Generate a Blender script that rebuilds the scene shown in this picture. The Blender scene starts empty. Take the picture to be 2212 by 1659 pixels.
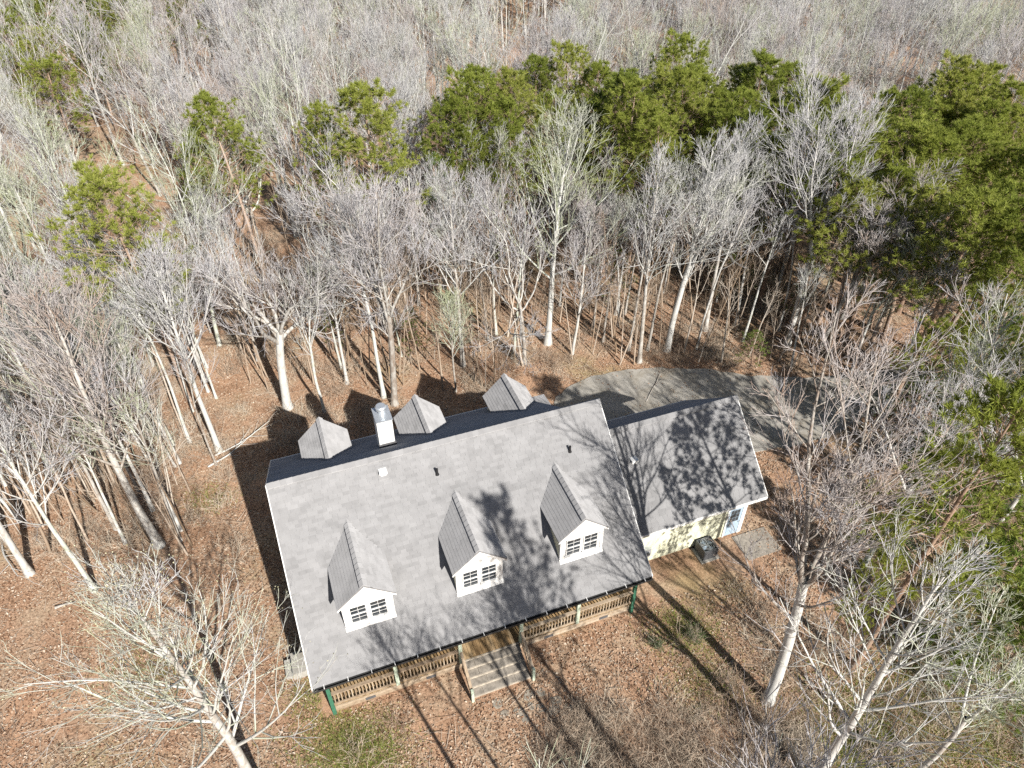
import bpy, math, random
import numpy as np
from mathutils import Vector, Matrix

scene = bpy.context.scene
R = math.radians

# ------------------------------------------------------------------ camera
CAM_H = 28.458
PITCH = R(39.97)                     # below the horizon
FOCAL = 1573.5                       # for a picture 2212 wide
cam_d = bpy.data.cameras.new('camera')
cam_d.sensor_width = 36.0
cam_d.lens = 36.0 * FOCAL / 2212.0
cam_d.clip_start = 0.1
cam_d.clip_end = 6000
cam = bpy.data.objects.new('camera', cam_d)
scene.collection.objects.link(cam)
cam.location = (0, 0, CAM_H)
cam.rotation_euler = (R(90) - PITCH, 0, 0)
scene.camera = cam

# ------------------------------------------------------------------ sky, sun, exposure
SUN_TO = Vector((6.1446, -9.5212, 7.7193)).normalized()
SUN_EL = math.asin(SUN_TO.z)
SUN_ROT = math.atan2(SUN_TO.x, SUN_TO.y)
world = bpy.data.worlds.new('World')
scene.world = world
world.use_nodes = True
wn = world.node_tree.nodes
sky = wn.new('ShaderNodeTexSky')
sky.sky_type = 'NISHITA'
sky.sun_disc = False
sky.sun_elevation = SUN_EL
sky.sun_rotation = SUN_ROT
wn['Background'].inputs['Strength'].default_value = 0.05
world.node_tree.links.new(sky.outputs[0], wn['Background'].inputs['Color'])
sun_d = bpy.data.lights.new('sun', 'SUN')
sun_d.energy = 5.0
sun_d.angle = R(0.55)
sun_d.color = (1.0, 0.95, 0.88)
sun = bpy.data.objects.new('sun', sun_d)
scene.collection.objects.link(sun)
sun.rotation_euler = SUN_TO.to_track_quat('Z', 'Y').to_euler()
sun.location = (30, -40, 60)
vs = scene.view_settings
vs.view_transform = 'Standard'
vs.look = 'None'
vs.exposure = 0.64
vs.gamma = 1.0
vs.use_curve_mapping = False
scene.cycles.max_bounces = 3
scene.cycles.diffuse_bounces = 1
scene.cycles.glossy_bounces = 2
scene.cycles.transmission_bounces = 2
scene.cycles.use_denoising = False

# ------------------------------------------------------------------ picture point -> ground point
def unproject(px, py, z=0.0):
    """direction of a picture point (2212 wide) followed to the height z"""
    a = (px - 1106.0) / FOCAL
    b = (py - 829.5) / FOCAL
    cp, sp = math.cos(PITCH), math.sin(PITCH)
    d = (a, cp - b * sp, -sp - b * cp)
    t = (z - CAM_H) / d[2]
    return Vector((d[0] * t, d[1] * t, z))

HX, HY, HTH = -9.3489, 18.7424, 0.3578
HC, HS = math.cos(HTH), math.sin(HTH)
def house_to_world(u, v, z=0.0):
    return Vector((HX + HC * u - HS * v, HY + HS * u + HC * v, z))
def world_to_house(x, y):
    return (HC * (x - HX) + HS * (y - HY), -HS * (x - HX) + HC * (y - HY))

def ground_z(x, y):
    """gentle swells in the woods, level round the house"""
    r = np.hypot(np.asarray(x) - 2.0, np.asarray(y) - 20.0)
    k = np.clip((r - 26.0) / 40.0, 0, 1)
    return k * (0.9 * np.sin(np.asarray(x) * 0.052 + 0.7) * np.cos(np.asarray(y) * 0.041)
                + 0.45 * np.sin(np.asarray(x) * 0.13 + np.asarray(y) * 0.09))

# ------------------------------------------------------------------ materials
def new_mat(name):
    m = bpy.data.materials.new(name)
    m.use_nodes = True
    nt = m.node_tree
    return m, nt, nt.nodes, nt.links, nt.nodes['Principled BSDF']

def ramp(nodes, stops, interp='LINEAR'):
    r = nodes.new('ShaderNodeValToRGB')
    r.color_ramp.interpolation = interp
    el = r.color_ramp.elements
    while len(el) < len(stops):
        el.new(0.5)
    for e, (p, c) in zip(el, stops):
        e.position = p
        e.color = (c[0], c[1], c[2], 1)
    return r

def noise(nodes, links, scale, detail=4.0, rough=0.55, coord=None, dist=0.0):
    n = nodes.new('ShaderNodeTexNoise')
    n.inputs['Scale'].default_value = scale
    n.inputs['Detail'].default_value = detail
    n.inputs['Roughness'].default_value = rough
    n.inputs['Distortion'].default_value = dist
    if coord is not None:
        links.new(coord, n.inputs['Vector'])
    return n

def plain_mat(name, col, rough=0.7, var=0.12, scale=6.0, bump=0.0, metallic=0.0, spec=0.3):
    """one colour with a little grain and wear"""
    m, nt, nodes, links, bsdf = new_mat(name)
    g = nodes.new('ShaderNodeNewGeometry')
    tc = nodes.new('ShaderNodeTexCoord')
    n = noise(nodes, links, scale, 6, 0.6, tc.outputs['Object'])
    lo = [c * (1 - var) for c in col]
    hi = [min(1, c * (1 + var)) for c in col]
    r = ramp(nodes, [(0.3, lo), (0.7, hi)])
    links.new(n.outputs['Fac'], r.inputs['Fac'])
    links.new(r.outputs['Color'], bsdf.inputs['Base Color'])
    bsdf.inputs['Roughness'].default_value = rough
    bsdf.inputs['Metallic'].default_value = metallic
    bsdf.inputs['Specular IOR Level'].default_value = spec
    if bump > 0:
        b = nodes.new('ShaderNodeBump')
        b.inputs['Strength'].default_value = bump
        b.inputs['Distance'].default_value = 0.01
        links.new(n.outputs['Fac'], b.inputs['Height'])
        links.new(b.outputs['Normal'], bsdf.inputs['Normal'])
    return m

def bark_mat(name, stops, scale=3.0, stretch=0.25, bump=0.6):
    """bark: blotches drawn out along the stem, tint differs from tree to tree"""
    m, nt, nodes, links, bsdf = new_mat(name)
    tc = nodes.new('ShaderNodeTexCoord')
    mp = nodes.new('ShaderNodeMapping')
    mp.inputs['Scale'].default_value = (1, 1, stretch)
    links.new(tc.outputs['Object'], mp.inputs['Vector'])
    n = noise(nodes, links, scale, 6, 0.62, mp.outputs['Vector'])
    oi = nodes.new('ShaderNodeObjectInfo')
    add = nodes.new('ShaderNodeMath'); add.operation = 'MULTIPLY_ADD'
    links.new(oi.outputs['Random'], add.inputs[0])
    add.inputs[1].default_value = 0.56
    sub = nodes.new('ShaderNodeMath'); sub.operation = 'ADD'
    links.new(n.outputs['Fac'], add.inputs[2])
    links.new(add.outputs[0], sub.inputs[0]); sub.inputs[1].default_value = -0.28
    r = ramp(nodes, stops)
    links.new(sub.outputs[0], r.inputs['Fac'])
    links.new(r.outputs['Color'], bsdf.inputs['Base Color'])
    bsdf.inputs['Roughness'].default_value = 0.85
    bsdf.inputs['Specular IOR Level'].default_value = 0.15
    if bump:
        n2 = noise(nodes, links, scale * 7, 5, 0.6, mp.outputs['Vector'])
        b = nodes.new('ShaderNodeBump')
        b.inputs['Strength'].default_value = bump
        b.inputs['Distance'].default_value = 0.02
        links.new(n2.outputs['Fac'], b.inputs['Height'])
        links.new(b.outputs['Normal'], bsdf.inputs['Normal'])
    return m

def leaf_mat(name, stops, transl=0.35, rough=0.6, obj_mix=0.5):
    """foliage: each leaf its own tint, each plant its own cast, some light through"""
    m, nt, nodes, links, bsdf = new_mat(name)
    g = nodes.new('ShaderNodeNewGeometry')
    oi = nodes.new('ShaderNodeObjectInfo')
    mx = nodes.new('ShaderNodeMath'); mx.operation = 'MULTIPLY'
    mx.inputs[1].default_value = obj_mix
    links.new(oi.outputs['Random'], mx.inputs[0])
    ma = nodes.new('ShaderNodeMath'); ma.operation = 'MULTIPLY_ADD'
    links.new(g.outputs['Random Per Island'], ma.inputs[0])
    ma.inputs[1].default_value = 1 - obj_mix
    links.new(mx.outputs[0], ma.inputs[2])
    r = ramp(nodes, stops)
    links.new(ma.outputs[0], r.inputs['Fac'])
    links.new(r.outputs['Color'], bsdf.inputs['Base Color'])
    bsdf.inputs['Roughness'].default_value = rough
    bsdf.inputs['Specular IOR Level'].default_value = 0.25
    if transl > 0:
        t = nodes.new('ShaderNodeBsdfTranslucent')
        links.new(r.outputs['Color'], t.inputs['Color'])
        mix = nodes.new('ShaderNodeMixShader')
        mix.inputs[0].default_value = transl
        links.new(bsdf.outputs[0], mix.inputs[1])
        links.new(t.outputs[0], mix.inputs[2])
        links.new(mix.outputs[0], nodes['Material Output'].inputs['Surface'])
    return m

def shingle_mat(name, base):
    m, nt, nodes, links, bsdf = new_mat(name)
    g = nodes.new('ShaderNodeNewGeometry')
    tc = nodes.new('ShaderNodeTexCoord')
    n1 = noise(nodes, links, 1.6, 4, 0.6, tc.outputs['Object'])
    n2 = noise(nodes, links, 70.0, 3, 0.7, tc.outputs['Object'])
    n3 = noise(nodes, links, 0.35, 3, 0.5, tc.outputs['Object'])
    s = nodes.new('ShaderNodeMath'); s.operation = 'MULTIPLY_ADD'
    links.new(g.outputs['Random Per Island'], s.inputs[0]); s.inputs[1].default_value = 0.30
    links.new(n1.outputs['Fac'], s.inputs[2])
    s2 = nodes.new('ShaderNodeMath'); s2.operation = 'MULTIPLY_ADD'
    links.new(n2.outputs['Fac'], s2.inputs[0]); s2.inputs[1].default_value = 0.5
    links.new(s.outputs[0], s2.inputs[2])
    s3 = nodes.new('ShaderNodeMath'); s3.operation = 'MULTIPLY_ADD'
    links.new(n3.outputs['Fac'], s3.inputs[0]); s3.inputs[1].default_value = 0.4
    links.new(s2.outputs[0], s3.inputs[2])
    mr = nodes.new('ShaderNodeMapRange')
    mr.inputs['From Min'].default_value = 0.7; mr.inputs['From Max'].default_value = 1.5
    links.new(s3.outputs[0], mr.inputs['Value'])
    r = ramp(nodes, [(0.0, [c * 0.76 for c in base]), (0.5, base), (1.0, [c * 1.17 for c in base])])
    links.new(mr.outputs[0], r.inputs['Fac'])
    links.new(r.outputs['Color'], bsdf.inputs['Base Color'])
    bsdf.inputs['Roughness'].default_value = 0.92
    bsdf.inputs['Diffuse Roughness'].default_value = 1.0
    bsdf.inputs['Specular IOR Level'].default_value = 0.12
    b = nodes.new('ShaderNodeBump'); b.inputs['Strength'].default_value = 0.25; b.inputs['Distance'].default_value = 0.004
    links.new(n2.outputs['Fac'], b.inputs['Height']); links.new(b.outputs['Normal'], bsdf.inputs['Normal'])
    return m

def wood_mat(name, stops, axis=(8, 0.7, 8)):
    m, nt, nodes, links, bsdf = new_mat(name)
    tc = nodes.new('ShaderNodeTexCoord')
    oi = nodes.new('ShaderNodeObjectInfo')
    mp = nodes.new('ShaderNodeMapping'); mp.inputs['Scale'].default_value = axis
    links.new(tc.outputs['Object'], mp.inputs['Vector'])
    off = nodes.new('ShaderNodeVectorMath'); off.operation = 'ADD'
    sc = nodes.new('ShaderNodeMath'); sc.operation = 'MULTIPLY'; sc.inputs[1].default_value = 37.0
    links.new(oi.outputs['Random'], sc.inputs[0])
    links.new(mp.outputs[0], off.inputs[0]); links.new(sc.outputs[0], off.inputs[1])
    n = noise(nodes, links, 2.2, 6, 0.65, off.outputs[0], 0.3)
    ma = nodes.new('ShaderNodeMath'); ma.operation = 'MULTIPLY_ADD'
    links.new(oi.outputs['Random'], ma.inputs[0]); ma.inputs[1].default_value = 0.4
    links.new(n.outputs['Fac'], ma.inputs[2])
    sb = nodes.new('ShaderNodeMath'); sb.operation = 'SUBTRACT'; sb.inputs[1].default_value = 0.2
    links.new(ma.outputs[0], sb.inputs[0])
    r = ramp(nodes, stops)
    links.new(sb.outputs[0], r.inputs['Fac'])
    links.new(r.outputs['Color'], bsdf.inputs['Base Color'])
    bsdf.inputs['Roughness'].default_value = 0.8
    bsdf.inputs['Specular IOR Level'].default_value = 0.2
    return m

M = {}
M['shingle'] = shingle_mat('grey_shingle', (0.325, 0.325, 0.33))
M['roof_deck'] = plain_mat('roof_deck_edge', (0.20, 0.20, 0.205), 0.9)
M['white'] = plain_mat('white_paint', (0.80, 0.80, 0.78), 0.55, 0.05, 9)
M['cream'] = plain_mat('cream_siding', (0.66, 0.66, 0.50), 0.6, 0.08, 3.0, 0.1)
M['block'] = plain_mat('foundation_block', (0.47, 0.40, 0.28), 0.9, 0.22, 5.0, 0.4)
M['vent'] = plain_mat('vent_grey', (0.10, 0.10, 0.105), 0.7)
M['black'] = plain_mat('black_rubber', (0.02, 0.02, 0.022), 0.6)
M['gutter'] = plain_mat('dark_gutter', (0.035, 0.035, 0.035), 0.6)
M['post'] = plain_mat('pale_green_paint', (0.50, 0.58, 0.46), 0.6, 0.15, 7)
M['dkpost'] = plain_mat('green_paint', (0.05, 0.16, 0.10), 0.6, 0.2, 7)
M['metal'] = plain_mat('galvanised_metal', (0.62, 0.66, 0.70), 0.35, 0.1, 8, 0, 0.6, 0.5)
M['acmetal'] = plain_mat('condenser_metal', (0.12, 0.13, 0.14), 0.45, 0.2, 8, 0, 0.3, 0.5)
M['door'] = plain_mat('blue_grey_door', (0.36, 0.46, 0.56), 0.5, 0.1, 6)
M['floorwood'] = wood_mat('porch_board_wood', [(0.15, (0.19, 0.115, 0.055)), (0.5, (0.37, 0.25, 0.13)), (0.85, (0.50, 0.38, 0.24))])
M['railwood'] = wood_mat('weathered_rail_wood', [(0.15, (0.20, 0.14, 0.095)), (0.5, (0.37, 0.285, 0.20)), (0.85, (0.54, 0.46, 0.36))], (3, 3, 3))
M['stone'] = plain_mat('grey_paver', (0.30, 0.27, 0.23), 0.9, 0.35, 6.0, 0.6)
M['mortar'] = plain_mat('pale_step_edge', (0.43, 0.38, 0.31), 0.9, 0.3, 8.0)
M['flag'] = plain_mat('flagstone', (0.30, 0.265, 0.215), 0.9, 0.35, 6.0, 0.5)
m, nt, nodes, links, bsdf = new_mat('window_glass')
bsdf.inputs['Base Color'].default_value = (0.035, 0.042, 0.05, 1)
bsdf.inputs['Roughness'].default_value = 0.03
bsdf.inputs['Specular IOR Level'].default_value = 0.9
M['glass'] = m

M['bark'] = bark_mat('pale_grey_bark', [(0.08, (0.24, 0.185, 0.145)), (0.27, (0.38, 0.35, 0.31)), (0.46, (0.55, 0.54, 0.51)), (0.66, (0.60, 0.60, 0.575)), (0.9, (0.42, 0.46, 0.34))], 5.5, 0.45)
M['twig'] = bark_mat('grey_twig_bark', [(0.08, (0.42, 0.31, 0.24)), (0.24, (0.44, 0.40, 0.38)), (0.42, (0.49, 0.48, 0.50)), (0.58, (0.50, 0.50, 0.49)), (0.74, (0.46, 0.485, 0.37)), (0.9, (0.43, 0.47, 0.29))], 0.5, 1.0, 0)
M['saplingbark'] = bark_mat('tan_sapling_bark', [(0.2, (0.26, 0.19, 0.13)), (0.5, (0.44, 0.35, 0.27)), (0.8, (0.55, 0.49, 0.42))], 1.5, 0.5, 0)
M['pinebark'] = bark_mat('pinkish_pine_bark', [(0.2, (0.16, 0.11, 0.08)), (0.5, (0.32, 0.22, 0.16)), (0.8, (0.44, 0.34, 0.27))], 4.0, 0.4)
M['brushtwig'] = bark_mat('brown_brush_twigs', [(0.15, (0.32, 0.22, 0.155)), (0.45, (0.48, 0.385, 0.295)), (0.8, (0.58, 0.52, 0.42))], 0.7, 1.0, 0)
M['needle'] = leaf_mat('pine_needles', [(0.05, (0.15, 0.195, 0.035)), (0.4, (0.31, 0.365, 0.07)), (0.7, (0.42, 0.46, 0.10)), (0.95, (0.52, 0.51, 0.17))], 0.5)
M['youngneedle'] = leaf_mat('bright_young_needles', [(0.1, (0.10, 0.17, 0.03)), (0.5, (0.19, 0.28, 0.05)), (0.9, (0.30, 0.38, 0.09))], 0.4)
M['hollyleaf'] = leaf_mat('dark_glossy_leaf', [(0.1, (0.018, 0.045, 0.014)), (0.5, (0.05, 0.10, 0.03)), (0.9, (0.12, 0.17, 0.05))], 0.2, 0.35, 0.2)
M['bud'] = leaf_mat('pale_buds', [(0.1, (0.45, 0.42, 0.25)), (0.9, (0.72, 0.70, 0.50))], 0.2, 0.7, 0.1)
M['grass'] = leaf_mat('grass_blades', [(0.1, (0.19, 0.26, 0.05)), (0.5, (0.34, 0.41, 0.09)), (0.8, (0.46, 0.46, 0.17)), (1.0, (0.52, 0.45, 0.26))], 0.45, 0.7, 0.05)
M['deadleaf'] = leaf_mat('fallen_leaves', [(0.0, (0.15, 0.08, 0.045)), (0.3, (0.33, 0.19, 0.115)), (0.55, (0.48, 0.32, 0.215)), (0.8, (0.54, 0.43, 0.325)), (1.0, (0.62, 0.54, 0.44))], 0.15, 0.8, 0.0)

# leaf litter ground: leaf flecks, red clay where it wears through, mossy patches
m, nt, nodes, links, bsdf = new_mat('leaf_litter_ground')
geo = nodes.new('ShaderNodeNewGeometry')
P_ = geo.outputs['Position']
nA = noise(nodes, links, 9.0, 6, 0.75, P_, 0.4)
nB = noise(nodes, links, 0.55, 5, 0.6, P_)
nC = noise(nodes, links, 0.16, 4, 0.55, P_)
nD = noise(nodes, links, 0.24, 5, 0.6, P_, 0.6)
rA = ramp(nodes, [(0.27, (0.09, 0.060, 0.040)), (0.40, (0.265, 0.19, 0.13)), (0.54, (0.47, 0.335, 0.235)), (0.72, (0.65, 0.52, 0.39))])
links.new(nA.outputs['Fac'], rA.inputs['Fac'])
rB = ramp(nodes, [(0.28, (0.66, 0.56, 0.50)), (0.45, (0.98, 0.86, 0.80)), (0.6, (1.0, 1.0, 0.98)), (0.75, (1.16, 1.20, 1.16))])
links.new(nB.outputs['Fac'], rB.inputs['Fac'])
mulA = nodes.new('ShaderNodeMix'); mulA.data_type = 'RGBA'; mulA.blend_type = 'MULTIPLY'
mulA.inputs['Factor'].default_value = 1.0
links.new(rA.outputs['Color'], mulA.inputs['A']); links.new(rB.outputs['Color'], mulA.inputs['B'])
# red clay
clay = nodes.new('ShaderNodeMix'); clay.data_type = 'RGBA'
clay.inputs['B'].default_value = (0.53, 0.33, 0.21, 1)
rC = ramp(nodes, [(0.54, (0, 0, 0)), (0.66, (0.8, 0.8, 0.8))])
links.new(nD.outputs['Fac'], rC.inputs['Fac'])
links.new(rC.outputs['Color'], clay.inputs['Factor']); links.new(mulA.outputs['Result'], clay.inputs['A'])
# moss and winter grass
moss = nodes.new('ShaderNodeMix'); moss.data_type = 'RGBA'
moss.inputs['B'].default_value = (0.27, 0.26, 0.10, 1)
mm = nodes.new('ShaderNodeMath'); mm.operation = 'MULTIPLY'
rM = ramp(nodes, [(0.56, (0, 0, 0)), (0.68, (0.75, 0.75, 0.75))])
links.new(nC.outputs['Fac'], rM.inputs['Fac'])
links.new(rM.outputs['Color'], mm.inputs[0]); links.new(nA.outputs['Fac'], mm.inputs[1])
links.new(mm.outputs[0], moss.inputs['Factor']); links.new(clay.outputs['Result'], moss.inputs['A'])
links.new(moss.outputs['Result'], bsdf.inputs['Base Color'])
bsdf.inputs['Roughness'].default_value = 0.95
bsdf.inputs['Specular IOR Level'].default_value = 0.1
bp = nodes.new('ShaderNodeBump'); bp.inputs['Strength'].default_value = 0.9; bp.inputs['Distance'].default_value = 0.05
links.new(nA.outputs['Fac'], bp.inputs['Height']); links.new(bp.outputs['Normal'], bsdf.inputs['Normal'])
M['ground'] = m

# concrete drive
m, nt, nodes, links, bsdf = new_mat('drive_concrete')
geo = nodes.new('ShaderNodeNewGeometry')
nA = noise(nodes, links, 0.7, 6, 0.65, geo.outputs['Position'])
nB = noise(nodes, links, 14.0, 5, 0.7, geo.outputs['Position'])
rA = ramp(nodes, [(0.3, (0.28, 0.25, 0.20)), (0.5, (0.38, 0.365, 0.33)), (0.7, (0.47, 0.455, 0.42))])
links.new(nA.outputs['Fac'], rA.inputs['Fac'])
rB = ramp(nodes, [(0.3, (0.75, 0.73, 0.7)), (0.65, (1.05, 1.05, 1.05))])
links.new(nB.outputs['Fac'], rB.inputs['Fac'])
mu = nodes.new('ShaderNodeMix'); mu.data_type = 'RGBA'; mu.blend_type = 'MULTIPLY'; mu.inputs['Factor'].default_value = 1
links.new(rA.outputs['Color'], mu.inputs['A']); links.new(rB.outputs['Color'], mu.inputs['B'])
links.new(mu.outputs['Result'], bsdf.inputs['Base Color'])
bsdf.inputs['Roughness'].default_value = 0.9
M['concrete'] = m

# ------------------------------------------------------------------ object helpers
def link(o):
    scene.collection.objects.link(o)
    return o

def tag(o, label=None, cat=None, group=None, kind=None):
    if label: o['label'] = label
    if cat: o['category'] = cat
    if group: o['group'] = group
    if kind: o['kind'] = kind
    return o

def empty(name, loc=(0, 0, 0), rz=0.0):
    o = bpy.data.objects.new(name, None)
    o.empty_display_size = 0.3
    o.location = loc
    o.rotation_euler = (0, 0, rz)
    return link(o)

def np_mesh(name, parts, mat, smooth=False):
    """parts: list of (verts (N,3), faces (F,k)) with k 3 or 4; several materials: list in mat, third item the index"""
    V, loops, sizes, mi = [], [], [], []
    off = 0
    for p in parts:
        v, f = p[0], p[1]
        if len(v) == 0 or len(f) == 0:
            continue
        V.append(np.asarray(v, np.float32).reshape(-1, 3))
        f = np.asarray(f, np.int32)
        loops.append((f + off).ravel())
        sizes.append(np.full(len(f), f.shape[1], np.int32))
        mi.append(np.full(len(f), p[2] if len(p) > 2 else 0, np.int32))
        off += len(V[-1])
    V = np.concatenate(V); loops = np.concatenate(loops); sizes = np.concatenate(sizes); mi = np.concatenate(mi)
    me = bpy.data.meshes.new(name)
    me.vertices.add(len(V)); me.vertices.foreach_set('co', V.ravel())
    me.loops.add(len(loops)); me.loops.foreach_set('vertex_index', loops)
    me.polygons.add(len(sizes))
    st = np.zeros(len(sizes), np.int32); st[1:] = np.cumsum(sizes)[:-1]
    me.polygons.foreach_set('loop_start', st)
    me.polygons.foreach_set('loop_total', sizes)
    for mt in (mat if isinstance(mat, (list, tuple)) else [mat]):
        me.materials.append(mt)
    me.polygons.foreach_set('material_index', mi)
    me.polygons.foreach_set('use_smooth', np.full(len(sizes), bool(smooth)))
    me.update(calc_edges=True)
    return me

def mesh_obj(name, me, parent=None, loc=None):
    o = bpy.data.objects.new(name, me)
    if parent is not None: o.parent = parent
    if loc is not None: o.location = loc
    return link(o)

BOXF = np.array([[0, 3, 2, 1], [4, 5, 6, 7], [0, 1, 5, 4], [1, 2, 6, 5], [2, 3, 7, 6], [3, 0, 4, 7]])
def box_part(x0, x1, y0, y1, z0, z1):
    x0, x1 = min(x0, x1), max(x0, x1); y0, y1 = min(y0, y1), max(y0, y1); z0, z1 = min(z0, z1), max(z0, z1)
    return (np.array([[x0, y0, z0], [x1, y0, z0], [x1, y1, z0], [x0, y1, z0], [x0, y0, z1], [x1, y0, z1], [x1, y1, z1], [x0, y1, z1]]), BOXF)

def hexa_part(bot, top):
    """eight points: four below, four above in the same order"""
    return (np.array(list(bot) + list(top), float), BOXF)

def build(name, parts, mat, parent, smooth=False):
    return mesh_obj(name, np_mesh(name, parts, mat, smooth), parent)

def prism_faces(n):
    return None

def ngon_prism(poly, ext):
    """poly: list of 3D points (planar, convex), ext: extrusion vector -> list of parts (tri fans + quads)"""
    P = np.array(poly, float); Q = P + np.array(ext, float); n = len(P)
    V = np.concatenate([P, Q])
    tri = [[0, i + 1, i] for i in range(1, n - 1)] + [[n, n + i, n + i + 1] for i in range(1, n - 1)]
    quad = [[i, (i + 1) % n, n + (i + 1) % n, n + i] for i in range(n)]
    return [(V, np.array(tri)), (V, np.array(quad))]

def cyl_part(c, axis, r0, r1, k=12, caps=True):
    c = np.array(c, float); a = np.array(axis, float); L = np.linalg.norm(a); t = a / L
    e = np.cross(t, [0.3, 0.9, 0.1]); e /= np.linalg.norm(e); f = np.cross(t, e)
    th = np.arange(k) * 2 * np.pi / k
    ring = np.cos(th)[:, None] * e + np.sin(th)[:, None] * f
    V = np.concatenate([c + ring * r0, c + a + ring * r1, [c], [c + a]])
    i = np.arange(k); j = (i + 1) % k
    out = [(V, np.stack([i, j, j + k, i + k], 1))]
    if caps:
        out.append((V, np.concatenate([np.stack([j, i, np.full(k, 2 * k)], 1), np.stack([i + k, j + k, np.full(k, 2 * k + 1)], 1)])))
    return out

# ------------------------------------------------------------------ ground
def build_ground():
    c = np.concatenate([-np.geomspace(2500, 170, 10), np.linspace(-160, 160, 129), np.geomspace(170, 2500, 10)])
    X, Y = np.meshgrid(c, c + 40.0, indexing='ij')
    Z = ground_z(X, Y)
    V = np.stack([X, Y, Z], -1).reshape(-1, 3)
    n = len(c)
    i, j = np.meshgrid(np.arange(n - 1), np.arange(n - 1), indexing='ij')
    a = (i * n + j).ravel()
    F = np.stack([a, a + n, a + n + 1, a + 1], 1)
    o = mesh_obj('ground', np_mesh('ground', [(V, F)], M['ground'], True))
    tag(o, 'forest floor of rusty brown fallen leaves around the house', 'ground', kind='structure')
build_ground()

DRIVE_PX = [(1230, 905), (1200, 880), (1203, 862), (1222, 840), (1262, 819), (1340, 801), (1430, 795), (1520, 798), (1620, 811), (1740, 817),
            (1850, 805), (1960, 796), (2080, 786), (2250, 776), (2420, 770), (2420, 800), (2250, 808), (2100, 820), (1985, 842),
            (1890, 890), (1800, 940), (1700, 968), (1600, 980), (1480, 1010), (1330, 980)]
DRIVE = np.array([unproject(*p)[:2] for p in DRIVE_PX])
def in_poly(x, y, P):
    x = np.asarray(x, float); y = np.asarray(y, float)
    ins = np.zeros(x.shape, bool); n = len(P); j = n - 1
    for i in range(n):
        xi, yi = P[i]; xj, yj = P[j]
        c = ((yi > y) != (yj > y)) & (x < (xj - xi) * (y - yi) / (yj - yi + 1e-12) + xi)
        ins ^= c; j = i
    return ins
def build_drive():
    import bmesh
    bm = bmesh.new()
    pts = []
    rng = np.random.default_rng(3)
    for k in range(len(DRIVE)):
        p, q = DRIVE[k], DRIVE[(k + 1) % len(DRIVE)]
        n = max(2, int(np.linalg.norm(q - p) / 0.5))
        for t in range(n):
            w = p + (q - p) * t / n + rng.normal(0, 0.06, 2)
            pts.append(w)
    vs_ = [bm.verts.new((p[0], p[1], 0.045)) for p in pts]
    f = bm.faces.new(vs_)
    r = bmesh.ops.extrude_face_region(bm, geom=[f])
    for v in r['geom']:
        if isinstance(v, bmesh.types.BMVert): v.co.z = -0.1
    bmesh.ops.recalc_face_normals(bm, faces=bm.faces)
    bmesh.ops.triangulate(bm, faces=[f for f in bm.faces if len(f.verts) > 4])
    me = bpy.data.meshes.new('driveway'); bm.to_mesh(me); bm.free(); me.materials.append(M['concrete'])
    o = mesh_obj('driveway', me)
    tag(o, 'pale concrete driveway curving behind the garage wing', 'driveway', kind='structure')
build_drive()

# ================================================================== the house
house = empty('house', (HX, HY, 0), HTH)
tag(house, 'grey shingled house with six dormers, white chimney and front porch', 'house')
L, WF, WB, ZR, ZF, ZB = 14.0, 5.921, 4.916, 7.72, 2.864, 4.263
SF = (ZR - ZF) / WF
SB = (ZR - ZB) / WB
front_z = lambda v: ZR + SF * v
back_z = lambda v: ZR - SB * v
front_v = lambda z: -(ZR - z) / SF
back_v = lambda z: (ZR - z) / SB
UB = 12.45                                    # the rear slope stops here; a shallow strip runs on along the ridge
rs = np.random.default_rng(11)

def row_extent(poly, s):
    xs = []
    n = len(poly)
    for i in range(n):
        (a0, s0), (a1, s1) = poly[i], poly[(i + 1) % n]
        if (s0 <= s) != (s1 <= s):
            xs.append(a0 + (a1 - a0) * (s - s0) / (s1 - s0))
    return (min(xs), max(xs)) if len(xs) >= 2 else None

def shingle_parts(org, ea, es, poly, expo=0.145, tw=(0.2, 0.42), lift=0.0):
    """courses of separate shingles on a sloping plane; poly is convex, in (along, up) metres"""
    org, ea, es = (np.array(q, float) for q in (org, ea, es))
    ea /= np.linalg.norm(ea); es /= np.linalg.norm(es)
    n = np.cross(ea, es)
    if n[2] < 0: n = -n
    smax = max(p[1] for p in poly)
    out = []
    s = 0.0
    while s < smax - 0.02:
        ex = row_extent(poly, min(s + 0.5 * expo, smax - 0.005))
        if ex is None:
            s += expo; continue
        a = ex[0] - rs.uniform(0, 0.25)
        while a < ex[1]:
            w = rs.uniform(*tw)
            a0, a1 = max(a, ex[0]) + 0.003, min(a + w, ex[1]) - 0.003
            a += w
            if a1 - a0 < 0.03: continue
            s0 = s + rs.uniform(-0.006, 0.006); s1 = min(s + expo + 0.03, smax)
            t0 = 0.009 + rs.uniform(0, 0.004); t1 = 0.003
            b = [org + ea * a0 + es * s0 + n * (lift + 0.001), org + ea * a1 + es * s0 + n * (lift + 0.001),
                 org + ea * a1 + es * s1 + n * (lift + 0.0005), org + ea * a0 + es * s1 + n * (lift + 0.0005)]
            c = [b[0] + n * t0, b[1] + n * t0, b[2] + n * t1, b[3] + n * t1]
            out.append((np.array(b + c), BOXF[1:]))
        s += expo
    return out

def slab(name, quad, thick, mat, parent):
    return build(name, ngon_prism(quad, (0, 0, -thick)), mat, parent)

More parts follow.
